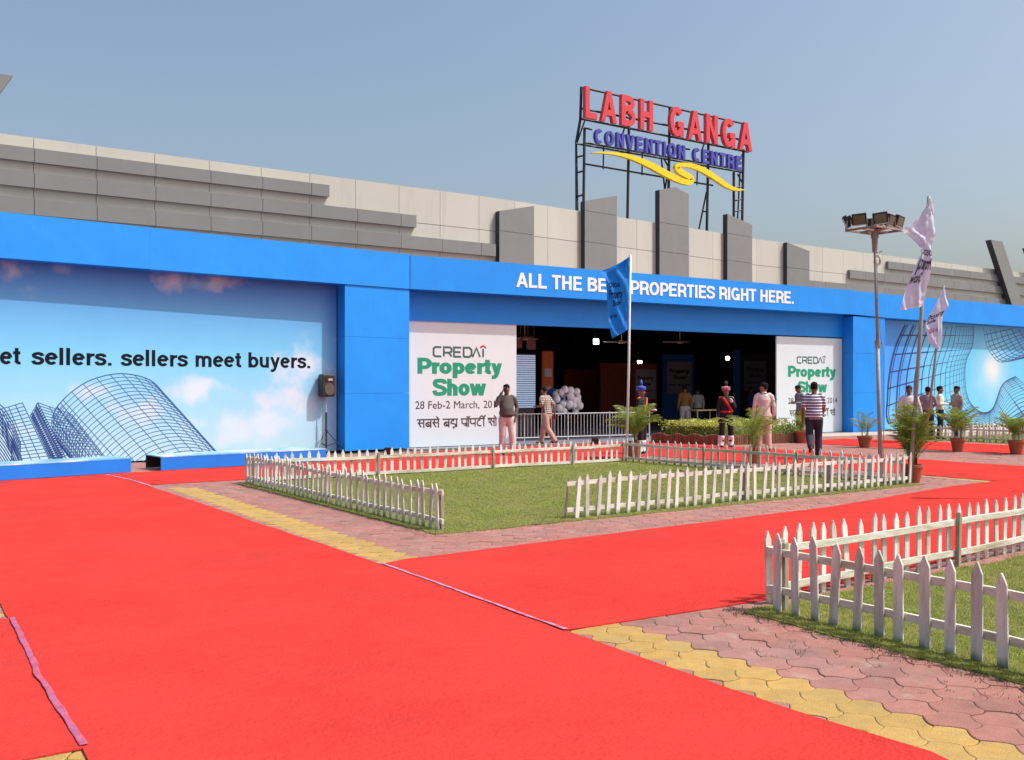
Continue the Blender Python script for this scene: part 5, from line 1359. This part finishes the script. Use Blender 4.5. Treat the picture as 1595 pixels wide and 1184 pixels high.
# dim booth walls with a repeat of the poster
def booth(px0, px1, py_top, v, colr, label, poster=None, name='booth_panel', cat='booth wall'):
    a, b = HP(px0, py_top, v), HP(px1, py_top, v)
    t = thing(name, label, cat, ((a.x + b.x) / 2, v, .014)); zt = min(4.4, (a.z + b.z) / 2)
    MB().box(((a.x + b.x) / 2, v + .06, zt / 2 + .01), (abs(b.x - a.x), .10, zt - .02)).build('board', colr, t)
    if poster:
        x0, x1, y0, y1 = poster; a, b = HP(x0, y1, v), HP(x1, y0, v)
        po = MB().box(((a.x + b.x) / 2, v - .004, (a.z + b.z) / 2), (b.x - a.x, .01, b.z - a.z)).build('poster', M_DIMB, t)
        w2 = b.x - a.x; hz = b.z - a.z
        for body, zz, hh, q in (('Property', .66, .13, .40), ('Show', .46, .13, .26), ('28 Feb-2 March, 2014', .26, .05, .42)):
            mz = a.z + hz * zz
            lettering(body, ((a.x + b.x) / 2 - w2 * q, v - .010, mz), ((a.x + b.x) / 2 + w2 * q, v - .010, mz), hz * hh, M_INK2, t, (0, -1, 0), bold=.03, name='lettering', ref='P')
    return t
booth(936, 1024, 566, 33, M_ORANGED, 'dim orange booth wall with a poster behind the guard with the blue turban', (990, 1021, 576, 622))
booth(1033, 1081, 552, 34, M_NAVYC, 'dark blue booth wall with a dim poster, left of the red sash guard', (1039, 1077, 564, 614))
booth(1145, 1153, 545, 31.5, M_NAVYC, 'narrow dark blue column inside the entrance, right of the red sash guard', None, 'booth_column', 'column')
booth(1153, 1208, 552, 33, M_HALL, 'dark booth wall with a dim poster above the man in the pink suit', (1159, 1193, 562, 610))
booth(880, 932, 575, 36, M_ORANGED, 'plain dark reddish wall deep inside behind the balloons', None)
# hanging posters, fans, lamps
for px, py, lb in ((827, 536, 'small pink hanging card under the ceiling, right of the other'), (806, 534, 'small pink hanging card half hidden by the left banner')):
    p = HP(px, py, 27.5); t = thing('hanging_card', lb, 'hanging card', (p.x, p.y, 4.6))
    MB().box(p, (.36, .02, .36)).build('card', mat('pink_card', (.26, .13, .13), .6), t)
    for sx in (-.12, .12): MB().tube([p + Vector((sx, 0, .17)), Vector((p.x + sx, p.y, 4.62))], .006, 4).build('cord', M_BARW, t)
for px, py, v, lb in ((817, 527, 26.5, 'ceiling fan inside the entrance beside the left banner'), (968, 533, 27, 'ceiling fan inside the entrance behind the blue flag'), (1059, 533, 27.5, 'ceiling fan inside the entrance above the hedge')):
    p = HP(px, py, v); t = thing('ceiling_fan', lb, 'ceiling fan', (p.x, p.y, 4.6), group='ceiling fans in the hall')
    MB().tube([Vector((p.x, p.y, 4.63)), p], .015, 6).build('rod', M_BARW, t)
    MB().lathe([(.03, -.06), (.11, -.05), (.12, .0), (.08, .05), (.03, .06)], p, 16).build('motor', M_CANE, t)
    for k in range(3):
        a = R(15 + 120 * k); d = Vector((math.cos(a), math.sin(a), 0)); sd_ = Vector((-d.y, d.x, .25)).normalized()
        MB().slab([p + d * .10 - sd_ * .05, p + d * .62 - sd_ * .07, p + d * .62 + sd_ * .07, p + d * .10 + sd_ * .05], (0, 0, .008)).build('blade', M_BARW, t)
M_LT = lamp_mat('tube_glow', (.85, .95, 1.0), 25.0); M_LW = lamp_mat('warm_glow', (1.0, .82, .52), 25.0)
for px, py, v, m, sz, lb in ((928, 532, 27.5, M_LT, (.17, .10, .17), 'lit cold white lamp under the ceiling of the hall'), (996, 564, 30, M_LW, (.17, .08, .10), 'lit warm lamp above the guard with the blue turban'), (1133, 558, 30, M_LW, (.15, .08, .13), 'lit warm lamp above the guard with the red sash')):
    p = HP(px, py, v); t = thing('hall_lamp', lb, 'lamp', (p.x, p.y, 4.6), group='lit lamps in the hall')
    MB().box(p + Vector((0, .04, 0)), (sz[0] + .06, .06, sz[2] + .06)).build('housing', M_BLACKP, t)
    MB().box(p, sz).build('bulb', m, t)
    MB().tube([p + Vector((0, .04, sz[2] / 2)), Vector((p.x, p.y + .04, 4.62))], .010, 5).build('rod', M_BLACKP, t)
# cane table
tv = 25.4; a, b = HP(1079, 640, tv), HP(1113, 640, tv); tx = (a.x + b.x) / 2; tw = b.x - a.x
tb = thing('side_table', 'small pale cane table behind the hedge in the entrance', 'table', (tx, tv, .014))
th_ = a.z
MB().box((tx, tv, th_ + .02), (tw, .45, .05)).build('tabletop', M_CANE, tb, bevel=.01)
for sx in (-1, 1):
    for sy in (-1, 1): MB().tube([Vector((tx + sx * tw * .40, tv + sy * .16, .014)), Vector((tx + sx * tw * .46, tv + sy * .18, th_))], .025, 6).build('leg', M_CANE, tb)
MB().box((tx, tv, .30), (tw * .8, .04, .05)).build('stretcher', M_CANE, tb)

# ------------------------------------------------------------------ people
def remesh(mb, voxel, it=4):
    """fuse overlapping tapered tubes into one continuous skin"""
    me = mb.mesh('skin'); bm = bmesh.new(); bm.from_mesh(me); bmesh.ops.recalc_face_normals(bm, faces=bm.faces); bm.to_mesh(me); bm.free()
    o = bpy.data.objects.new('skin', me); COL.objects.link(o)
    r = o.modifiers.new('r', 'REMESH'); r.mode = 'VOXEL'; r.voxel_size = voxel; r.use_smooth_shade = True
    sm = o.modifiers.new('s', 'SMOOTH'); sm.iterations = it; sm.factor = 0.5
    bpy.context.view_layer.update()
    out = bpy.data.meshes.new_from_object(o.evaluated_get(DG()))
    bpy.data.objects.remove(o); bpy.data.meshes.remove(me)
    out.polygons.foreach_set('use_smooth', [True] * len(out.polygons))
    return out
def facing(a):                                            # 0 towards the camera, 90 screen right, 180 away, 270 screen left
    d = -CAM_F * math.cos(R(a)) + CAM_R * math.sin(R(a)); return math.atan2(d.y, d.x) - math.pi / 2

def person(label, loc, face, height, shirt, trousers, arms='down', legs='stand', head_yaw=0, nod=0.0, lean=0.0, belly=.0, long_sleeve=True, hem=.86, skin=None,
           hair=True, shoes=None, belt=None, collar=None, extra=None, z=0.0, face_parts=True, hatmat=None):
    skin = skin or M_SKIN; k = height / 1.70
    t = thing('person', label, 'person', (loc[0], loc[1], z), facing(face))
    t.scale = (k, k, k)
    V = Vector
    # --- joints, x = the person's right, y = forward
    sh = lambda zz: lean * max(0, zz - .95)
    SR, SL = V((.175, sh(1.40), 1.395)), V((-.175, sh(1.40), 1.395))
    A = {'down': ((.235, -.02, 1.12), (.245, .06, .88)), 'phone': ((.285, .09, 1.19), (.135, .09, 1.50)), 'bent': ((.245, -.03, 1.13), (.13, .24, 1.12)),
         'swing_f': ((.22, .10, 1.14), (.20, .27, .98)), 'swing_b': ((.23, -.14, 1.14), (.23, -.16, .89)), 'back': ((.27, -.12, 1.14), (.10, -.16, 1.00)),
         'chest': ((.25, .02, 1.14), (.10, .20, 1.30)), 'pocket': ((.27, -.05, 1.14), (.215, .05, .93)), 'front': ((.26, .02, 1.14), (.05, .17, 1.00)), 'out': ((.27, .0, 1.13), (.32, .10, .90))}
    ar, al = (arms, arms) if isinstance(arms, str) else arms
    def arm(key, sg):
        e, w_ = A[key]; o_ = V((0, sh(1.25), 0)); return V((e[0] * sg, e[1], e[2])) + o_, V((w_[0] * sg, w_[1], w_[2])) + o_
    ER, WR = arm(ar, 1); EL, WL = arm(al, -1)
    G = {'stand': (((.098, .0, .90), (.105, .02, .49), (.11, -.02, .085)), ((-.098, .0, .90), (-.105, .02, .49), (-.11, -.02, .085))),
         'wide': (((.10, .0, .90), (.13, .02, .49), (.15, -.02, .085)), ((-.10, .0, .90), (-.13, .02, .49), (-.15, -.02, .085))),
         'walk': (((.095, .0, .90), (.10, .20, .52), (.10, .28, .10)), ((-.095, .0, .90), (-.10, -.08, .50), (-.10, -.36, .16))),
         'stride': (((.095, .0, .90), (.10, .09, .49), (.10, .04, .085)), ((-.095, .0, .90), (-.10, -.02, .50), (-.10, -.38, .30))),
         'relaxed': (((.098, .0, .90), (.105, .01, .49), (.11, -.02, .085)), ((-.098, .0, .90), (-.12, .07, .50), (-.15, .05, .085)))}[legs]
    legs_ = [tuple(V(p) for p in g) for g in G]
    hy = R(head_yaw); hx = lambda x, y, zz: V((x * math.cos(hy) - y * math.sin(hy), x * math.sin(hy) + y * math.cos(hy) + sh(1.45) + nod * (zz - 1.46) * 1.0, zz - max(0, nod) * .10 * max(0, (zz - 1.46)) - (nod * y * .8 if nod else 0)))
    # --- body: one continuous skin
    b = MB()
    b.limb([V((0, 0, .90)), V((0, sh(1.1), 1.10)), V((0, sh(1.30), 1.30)), V((0, sh(1.38), 1.385))], [(.145, .10), (.13, .095), (.155, .105), (.12, .075)], 16, ref=(1, 0, 0))
    b.limb([V((0, sh(1.38) - .01, 1.38)), hx(0, -.005, 1.50)], [.060, .054], 12)
    b.tube([hx(0, .012, 1.462), hx(0, .02, 1.48), hx(0, .012, 1.53), hx(0, .0, 1.59), hx(0, -.008, 1.64), hx(0, -.01, 1.675), hx(0, -.01, 1.695)],
           [(.028, .034), (.048, .062), (.064, .084), (.073, .094), (.070, .090), (.050, .066), (.02, .03)], 16, ref=(math.cos(hy), math.sin(hy), 0))
    b.limb([hx(0, .082, 1.590), hx(0, .106, 1.556)], [.010, .016], 8)                      # nose
    b.limb([hx(0, .070, 1.515), hx(0, .074, 1.512)], [(.026, .012), (.02, .008)], 8)        # lips
    for sg in (-1, 1): b.limb([hx(.073 * sg, -.005, 1.60), hx(.078 * sg, -.012, 1.555)], [(.010, .022), (.008, .014)], 8)   # ears
    for S_, E_, W_, sg in ((SR, ER, WR, 1), (SL, EL, WL, -1)):
        b.limb([S_ - V((.04 * sg, 0, 0)), S_.lerp(E_, .35), E_], [.048, .045, .036], 12)
        b.limb([E_, E_.lerp(W_, .35), W_], [.036, .037, .024], 12)
        d = (W_ - E_).normalized(); side = d.cross(V((0, 0, 1))); side = side.normalized() if side.length > .2 else V((0, 1, 0)); up = side.cross(d)
        if abs(d.z) > .8: side = V((0, 1, 0)) - d * d.y; side.normalize(); up = side.cross(d)
        palm_ = W_ + d * .085
        b.limb([W_, W_ + d * .04, palm_], [(.022, .018), (.034, .016), (.036, .014)], 10, ref=side)
        for q in range(4):                               # four fingers, slightly curled
            o_ = (q - 1.5) * .0185; ln_q = (.070, .080, .074, .058)[q]
            p0_ = palm_ + side * o_; bend = V((0, 0, 0)) + up * (-.016 * sg if abs(d.z) > .8 else -.02)
            b.limb([p0_, p0_ + d * ln_q * .55 + bend * .4, p0_ + d * ln_q + bend], [.0095, .009, .0075], 6)
        th_ = W_ + d * .03 + side * .032
        b.limb([th_, th_ + side * .022 + d * .028, th_ + side * .026 + d * .058], [.012, .0105, .009], 6)
    for (hp_, kn, an) in legs_:
        b.limb([hp_, hp_.lerp(kn, .3), kn], [.078, .074, .050], 12); b.limb([kn, kn.lerp(an, .3), an], [.048, .050, .034], 12)
        b.limb([an, an + V((0, .08, -.04)), an + V((0, .15, -.055))], [.032, .03, .026], 8)
    me = remesh(b, .0085, 3); me.materials.append(skin); bo = bpy.data.objects.new('body', me); COL.objects.link(bo); bo.parent = t
    def part(name, mb, m, voxel=.013, it=4, raw=False, parent=None, smooth=True):
        if raw: o = mb.build(name, m, None, smooth=smooth)
        else:
            mm_ = remesh(mb, voxel, it); mm_.materials.append(m); o = bpy.data.objects.new(name, mm_); COL.objects.link(o)
        o.parent = parent or t; return o
    # --- trousers
    q = MB(); q.limb([V((0, .0, .84)), V((0, 0, .93)), V((0, 0, 1.00))], [(.165, .118), (.165, .122), (.150 + belly * .2, .112 + belly * .4)], 16, ref=(1, 0, 0))
    for (hp_, kn, an) in legs_:
        q.limb([hp_ + V((0, 0, -.02)), hp_.lerp(kn, .35), kn, kn.lerp(an, .4), an + V((0, .0, -.02))], [.106, .100, .082, .080, .074], 14)
    part('trousers', q, trousers, .014)
    # --- shirt
    q = MB(); bz = belly
    q.tube([V((0, sh(hem) + .0, hem)), V((0, sh(1.0) + bz * .35, 1.0)), V((0, sh(1.12) + bz * .45, 1.12)), V((0, sh(1.28), 1.28)), V((0, sh(1.38), 1.385)), V((0, sh(1.44) - .005, 1.438))],
           [(.184, .134), (.168 + bz * .3, .124 + bz * .8), (.158 + bz * .2, .120 + bz * .6), (.182, .128), (.155, .098), (.066, .062)], 20, ref=(1, 0, 0))
    for S_, E_, W_, sg in ((SR, ER, WR, 1), (SL, EL, WL, -1)):
        q.limb([S_ - V((.05 * sg, 0, .0)), S_ + (E_ - S_) * .15, S_.lerp(E_, .55)], [.066, .064, .060], 14)
        if long_sleeve:
            q.limb([S_.lerp(E_, .5), E_], [.058, .050], 14); q.limb([E_, E_.lerp(W_, .5), E_.lerp(W_, .97)], [.050, .046, .037], 14)
        else: q.limb([S_.lerp(E_, .5), S_.lerp(E_, .80)], [.060, .062], 14)
    part('shirt', q, shirt, .0125, 5)
    if collar: part('collar', MB().tube([V((0, sh(1.43) - .012, 1.425)), V((0, sh(1.46) - .005, 1.468))], [.078, .064], 16, ref=(1, 0, 0)), collar, raw=True)
    # --- hair
    if hair:
        q = MB()
        q.tube([hx(0, -.035, 1.535), hx(0, -.032, 1.56), hx(0, -.025, 1.61), hx(0, -.008, 1.650), hx(0, -.006, 1.69), hx(0, -.012, 1.708)], [(.05, .05), (.070, .066), (.080, .082), (.081, .100), (.062, .080), (.02, .026)], 16, ref=(math.cos(hy), math.sin(hy), 0))
        for _ in range(26):
            a = rnd.uniform(0, 6.28); rr_ = rnd.uniform(.3, 1); q.ball(hx(.066 * rr_ * math.cos(a), -.02 + .078 * rr_ * math.sin(a), 1.672 + .026 * (1 - rr_) - .01 * rr_), .017, 6, 5)
        part('hair', q, M_HAIR, .009, 2)
    if face_parts:
        for sg in (-1, 1):
            part('eye', MB().ball(hx(.031 * sg, .079, 1.600), (.013, .008, .007), 8, 6), M_EYE, raw=True)
            part('eyebrow', MB().limb([hx(.016 * sg, .088, 1.618), hx(.046 * sg, .078, 1.620)], [.005, .004], 6), M_HAIR, raw=True)
        part('mouth', MB().limb([hx(-.020, .080, 1.514), hx(.020, .080, 1.514)], [.005, .005], 6), M_LIP, raw=True)
    # --- shoes
    for (hp_, kn, an) in legs_:
        s_ = an - V((0, 0, .085)); tilt = max(0, an.z - .12)
        part('shoe', MB().limb([s_ + V((0, -.06, .045)), s_ + V((0, .02, .045)), s_ + V((0, .11, .035 - tilt * .4)), s_ + V((0, .17, .030 - tilt * .5))], [(.038, .042), (.042, .048), (.047, .034), (.036, .024)], 12, ref=(1, 0, 0)), shoes or M_SHOE, .012, 3)
    if belt: part('belt', MB().tube([V((0, bz * .2, .985)), V((0, bz * .2, 1.02))], [(.170 + bz * .25, .128 + bz * .6)] * 2, 22, ref=(1, 0, 0)), belt, raw=True)
    P_ = dict(t=t, part=part, hx=hx, V=V, SR=SR, SL=SL, ER=ER, EL=EL, WR=WR, WL=WL, legs=legs_, sh=sh, hy=hy, k=k)
    if extra: extra(P_)
    return t

# --- shared extras
def phone_extra(p):
    d = (p['WR'] - p['ER']).normalized(); c = p['WR'] + d * .08 + p['V']((-.02, .015, .0))
    o = MB().box(c, (.016, .055, .12)).build('phone', M_BLACKP, None); o.parent = p['t']
def uniform(sash_m, turban_m, plume_m, sash_side, epaulette, gloves, plume_w=.10, belt_m=None):
    def f(p):
        V, part, hx = p['V'], p['part'], p['hx']
        # turban with a fanned plume
        q = MB(); q.tube([hx(0, -.012, 1.612), hx(0, -.012, 1.64), hx(0, -.012, 1.685), hx(0, -.012, 1.725), hx(0, -.012, 1.75)], [(.090, .106), (.104, .120), (.104, .118), (.080, .092), (.03, .04)], 18, ref=(1, 0, 0))
        for i in range(4): q.tube([hx(.104 * math.cos(a) * (1 + .02 * i), -.012 + .12 * math.sin(a), 1.64 + .022 * i + .012 * math.sin(a * 2 + i)) for a in [j * 6.283 / 18 for j in range(19)]], .015, 6, cap=False)
        tb_ = part('turban', q, turban_m, .010, 2)
        pm = MB(); n = 9
        for i in range(n):
            s = (i - (n - 1) / 2) / (n - 1) * 2; b0 = hx(.01 * s, .02, 1.74); tip = hx(plume_w * s, .0, 1.90 - .045 * s * s)
            pm.tube([b0, b0.lerp(tip, .6), tip], [.006, .014, .004], 5)
        o = part('plume', pm, plume_m, raw=True); o.parent = tb_
        # sash over one shoulder
        sg = sash_side; st = []
        for i in range(13):
            s = i / 12; x = (.135 - .29 * s) * sg; zz = 1.425 - .43 * s
            y = p['sh'](zz) + .02 + .112 * math.sqrt(max(.05, 1 - (x / .2) ** 2)); st.append(V((x, y, zz)))
        part('sash', MB().strip(st, .036, .010, (0, 1, 0)), sash_m, raw=True)
        bk = [V((q_.x, -q_.y + .03 + 2 * p['sh'](q_.z), q_.z)) for q_ in st]
        part('sash', MB().strip(bk, .036, .010, (0, -1, 0)), sash_m, raw=True)
        part('belt', MB().tube([V((0, .0, .985)), V((0, .0, 1.045))], [(.182, .142)] * 2, 22, ref=(1, 0, 0)), belt_m or sash_m, raw=True)
        for s2 in (-1, 1):
            part('epaulette', MB().limb([V((.10 * s2, p['sh'](1.42), 1.445)), V((.205 * s2, p['sh'](1.4), 1.42))], [(.03, .016), (.042, .02)], 10), epaulette, .010, 2)
        for (hp_, kn, an) in p['legs']:
            part('gaiter', MB().limb([an + V((0, .06, -.035)), an + V((0, .005, .02)), an + V((0, .0, .13)), an.lerp(kn, .55)], [(.060, .05), (.082, .084), (.088, .090), (.093, .095)], 14, ref=(1, 0, 0)), M_WHITEC, .012, 3)
        for W_, E_, on in ((p['WR'], p['ER'], gloves[0]), (p['WL'], p['EL'], gloves[1])):
            if on:
                d = (W_ - E_).normalized(); part('glove', MB().limb([W_ - d * .02, W_ + d * .05, W_ + d * .13], [(.034, .03), (.042, .034), (.034, .028)], 12), M_WHITEC, .011, 2)
    return f
C_BLK = cloth('black_wool', (.012, .012, .016)); C_JEAN = cloth('dark_jeans', (.022, .03, .055), .25); C_NAVY = cloth('navy_trousers', (.02, .025, .045))
C_CREAM = cloth('pink_cream_trousers', (.60, .49, .45)); C_TAN = cloth('tan_trousers', (.41, .29, .235)); C_PINKS = cloth('pale_pink_suit', (.64, .55, .51)); C_PINKT = cloth('pink_tan_trousers', (.55, .41, .35))
C_RED = cloth('red_sash', (.50, .02, .02)); C_ORG = cloth('orange_sash', (.70, .13, .02)); C_GOLD = cloth('gold_fringe', (.55, .25, .05)); C_TURB = cloth('blue_turban', (.06, .09, .42)); C_TURR = cloth('pink_red_turban', (.42, .14, .18), .5)
C_GREY = cloth('grey_shirt', (.25, .24, .28)); C_WPINK = cloth('pinkish_white_shirt', (.68, .60, .64)); C_IVORY = cloth('ivory_shirt', (.70, .67, .55)); C_GREY2 = cloth('warm_grey_shirt', (.30, .27, .26)); C_MAUVE = cloth('mauve_shirt', (.30, .24, .27))
C_BROWN = cloth('mustard_jacket', (.30, .15, .04)); C_PALE = cloth('pale_grey_shirt', (.42, .40, .40)); C_DBLUE = cloth('dark_blue_shirt', (.04, .06, .20)); C_WTR = cloth('white_trousers', (.60, .56, .52)); C_OLIVE = cloth('brown_trousers', (.20, .13, .07)); C_PLUME = cloth('dark_plume', (.03, .03, .05))
S_DARK = stripe_mat('dark_striped_shirt', (.075, .065, .062), (.125, .105, .095), 0, .022, .6)
S_CHECK = stripe_mat('checked_shirt', (.62, .56, .46), (.11, .08, .06), 0, .052, .62, axis2=2)
S_NAVY = stripe_mat('navy_white_stripes', (.72, .75, .84), (.018, .022, .10), 2, .066, .50)
M_CAP = mat('dark_cap', (.02, .022, .03), .8, var=.2)

person('man on the phone in dark shirt and pink trousers by the left banner', on_ground(789, 709), 12, 1.67, S_DARK, C_CREAM, arms=('phone', 'pocket'), legs='relaxed', belly=.07, hem=.97, belt=mat('brown_belt', (.09, .03, .02), .5), extra=phone_extra, z=.012)
person('walking man in a checked short sleeve shirt before the dark entrance', on_ground(852, 694), 232, 1.62, S_CHECK, C_TAN, arms=('swing_b', 'bent'), legs='walk', lean=.16, nod=.30, long_sleeve=False, hem=.90, shoes=mat('brown_shoe', (.10, .045, .025), .5), z=.012)
person('guard in dark uniform with blue turban and orange sash behind the corner palm', on_ground(999, 707), 62, 1.60, C_BLK, C_BLK, arms=('down', 'bent'), legs='stand', hair=False, hem=.84, extra=uniform(C_ORG, C_TURB, C_TURB, -1, C_ORG, (False, True), .07), z=.012)
person('guard in black uniform with red diagonal sash and white gaiters before the hedge', on_ground(1131, 697), 8, 1.60, C_BLK, C_BLK, arms=('down', 'chest'), legs='wide', hair=False, hem=.84, skin=M_SKIN, extra=uniform(C_RED, C_TURR, C_PLUME, 1, C_GOLD, (False, True), .05, C_RED), z=0)
def suit_extra(p):
    V, part, hx = p['V'], p['part'], p['hx']
    part('sunglasses', MB().limb([hx(-.05, .088, 1.60), hx(0, .098, 1.60), hx(.05, .088, 1.60)], [(.022, .016)] * 3, 8), M_BLACKP, raw=True)
    part('jacket_vent', MB().strip([V((0, -.150, .95)), V((0, -.148, .80))], .004, .003, (0, -1, 0)), C_PINKT, raw=True)
person('man in a pale pink suit seen from behind with his head turned right', on_ground(1190, 703), 172, 1.71, C_PINKS, C_PINKT, arms=('down', 'down'), legs='stand', head_yaw=62, hem=.77, skin=M_SKIN2, collar=C_PINKS, extra=suit_extra, z=.012)
person('man in a navy and white striped shirt and jeans walking away behind the fence', on_ground(1268, 715), 168, 1.72, S_NAVY, C_JEAN, arms=('swing_f', 'down'), legs='stride', hem=.86, belly=.06, long_sleeve=False, shoes=mat('maroon_shoe', (.12, .04, .04), .5), z=.012)
person('man in grey looking down at his hands against the right white banner', on_ground(1247, 682), 288, 1.65, C_GREY, C_OLIVE, arms=('bent', 'bent'), legs='stand', nod=.45, lean=.08, hem=.88, z=.018)
def cap_extra(p):
    V, part, hx = p['V'], p['part'], p['hx']
    q = MB().tube([hx(0, -.012, 1.625), hx(0, -.012, 1.67), hx(0, -.012, 1.71), hx(0, -.012, 1.73)], [(.084, .104), (.083, .102), (.06, .075), (.02, .03)], 18, ref=(math.cos(p['hy']), math.sin(p['hy']), 0))
    q.limb([hx(0, .07, 1.632), hx(0, .15, 1.615)], [(.068, .012), (.05, .008)], 12)
    part('cap', q, M_CAP, .010, 2)
person('man in a dark cap and pinkish white shirt behind the bushy palm', on_ground(1416, 699), 340, 1.63, C_WPINK, C_TAN, arms=('down', 'out'), legs='stand', nod=.15, head_yaw=-10, hem=.88, skin=M_SKIN, extra=cap_extra, z=.012)
person('man in a mauve grey shirt behind the far fence, left of the other two', at_depth(1445, 601, 30.6)[:2], 150, 1.62, C_MAUVE, C_NAVY, arms='front', legs='stand', hem=.95)
person('man in an ivory shirt and dark trousers behind the far fence, facing right', at_depth(1464, 601, 30.8)[:2], 70, 1.64, C_IVORY, C_NAVY, arms=('bent', 'bent'), legs='stand', hem=.95)
person('man in a grey shirt behind the far fence, facing left', at_depth(1490, 601, 30.8)[:2], 285, 1.64, C_GREY2, C_NAVY, arms=('bent', 'down'), legs='stand', hem=.90)
person('person in a mustard jacket and white trousers inside the dark entrance', HP(1067, 640, 26.4)[:2], 185, 1.64, C_BROWN, C_WTR, arms='down', legs='stand', hem=.95, nod=.5, face_parts=False, z=.014)
person('person in a pale grey shirt behind the cane table in the dark entrance', HP(1087, 640, 26.8)[:2], 190, 1.55, C_PALE, C_NAVY, arms='down', legs='stand', hem=.92, nod=.5, face_parts=False, z=.014)
person('person in a dark blue shirt inside the entrance, left of the pink suit', HP(1170, 640, 27.0)[:2], 90, 1.62, C_DBLUE, C_NAVY, arms='bent', legs='stand', hem=.92, face_parts=False, z=.014)
# a flag standing just outside the right edge throws its shadow on the crossing carpet
flag('white flag just past the right edge, its shadow lying on the crossing carpet', None, 14.1, (1796, 783), (1800, 250),
     [(1800, 255, 1796, 256), (1801, 275, 1770, 280), (1801, 300, 1745, 310), (1800, 330, 1730, 340), (1800, 360, 1722, 372), (1799, 385, 1718, 400)],
     M_FLAGW, M_GALV, .036, [], seed=4)
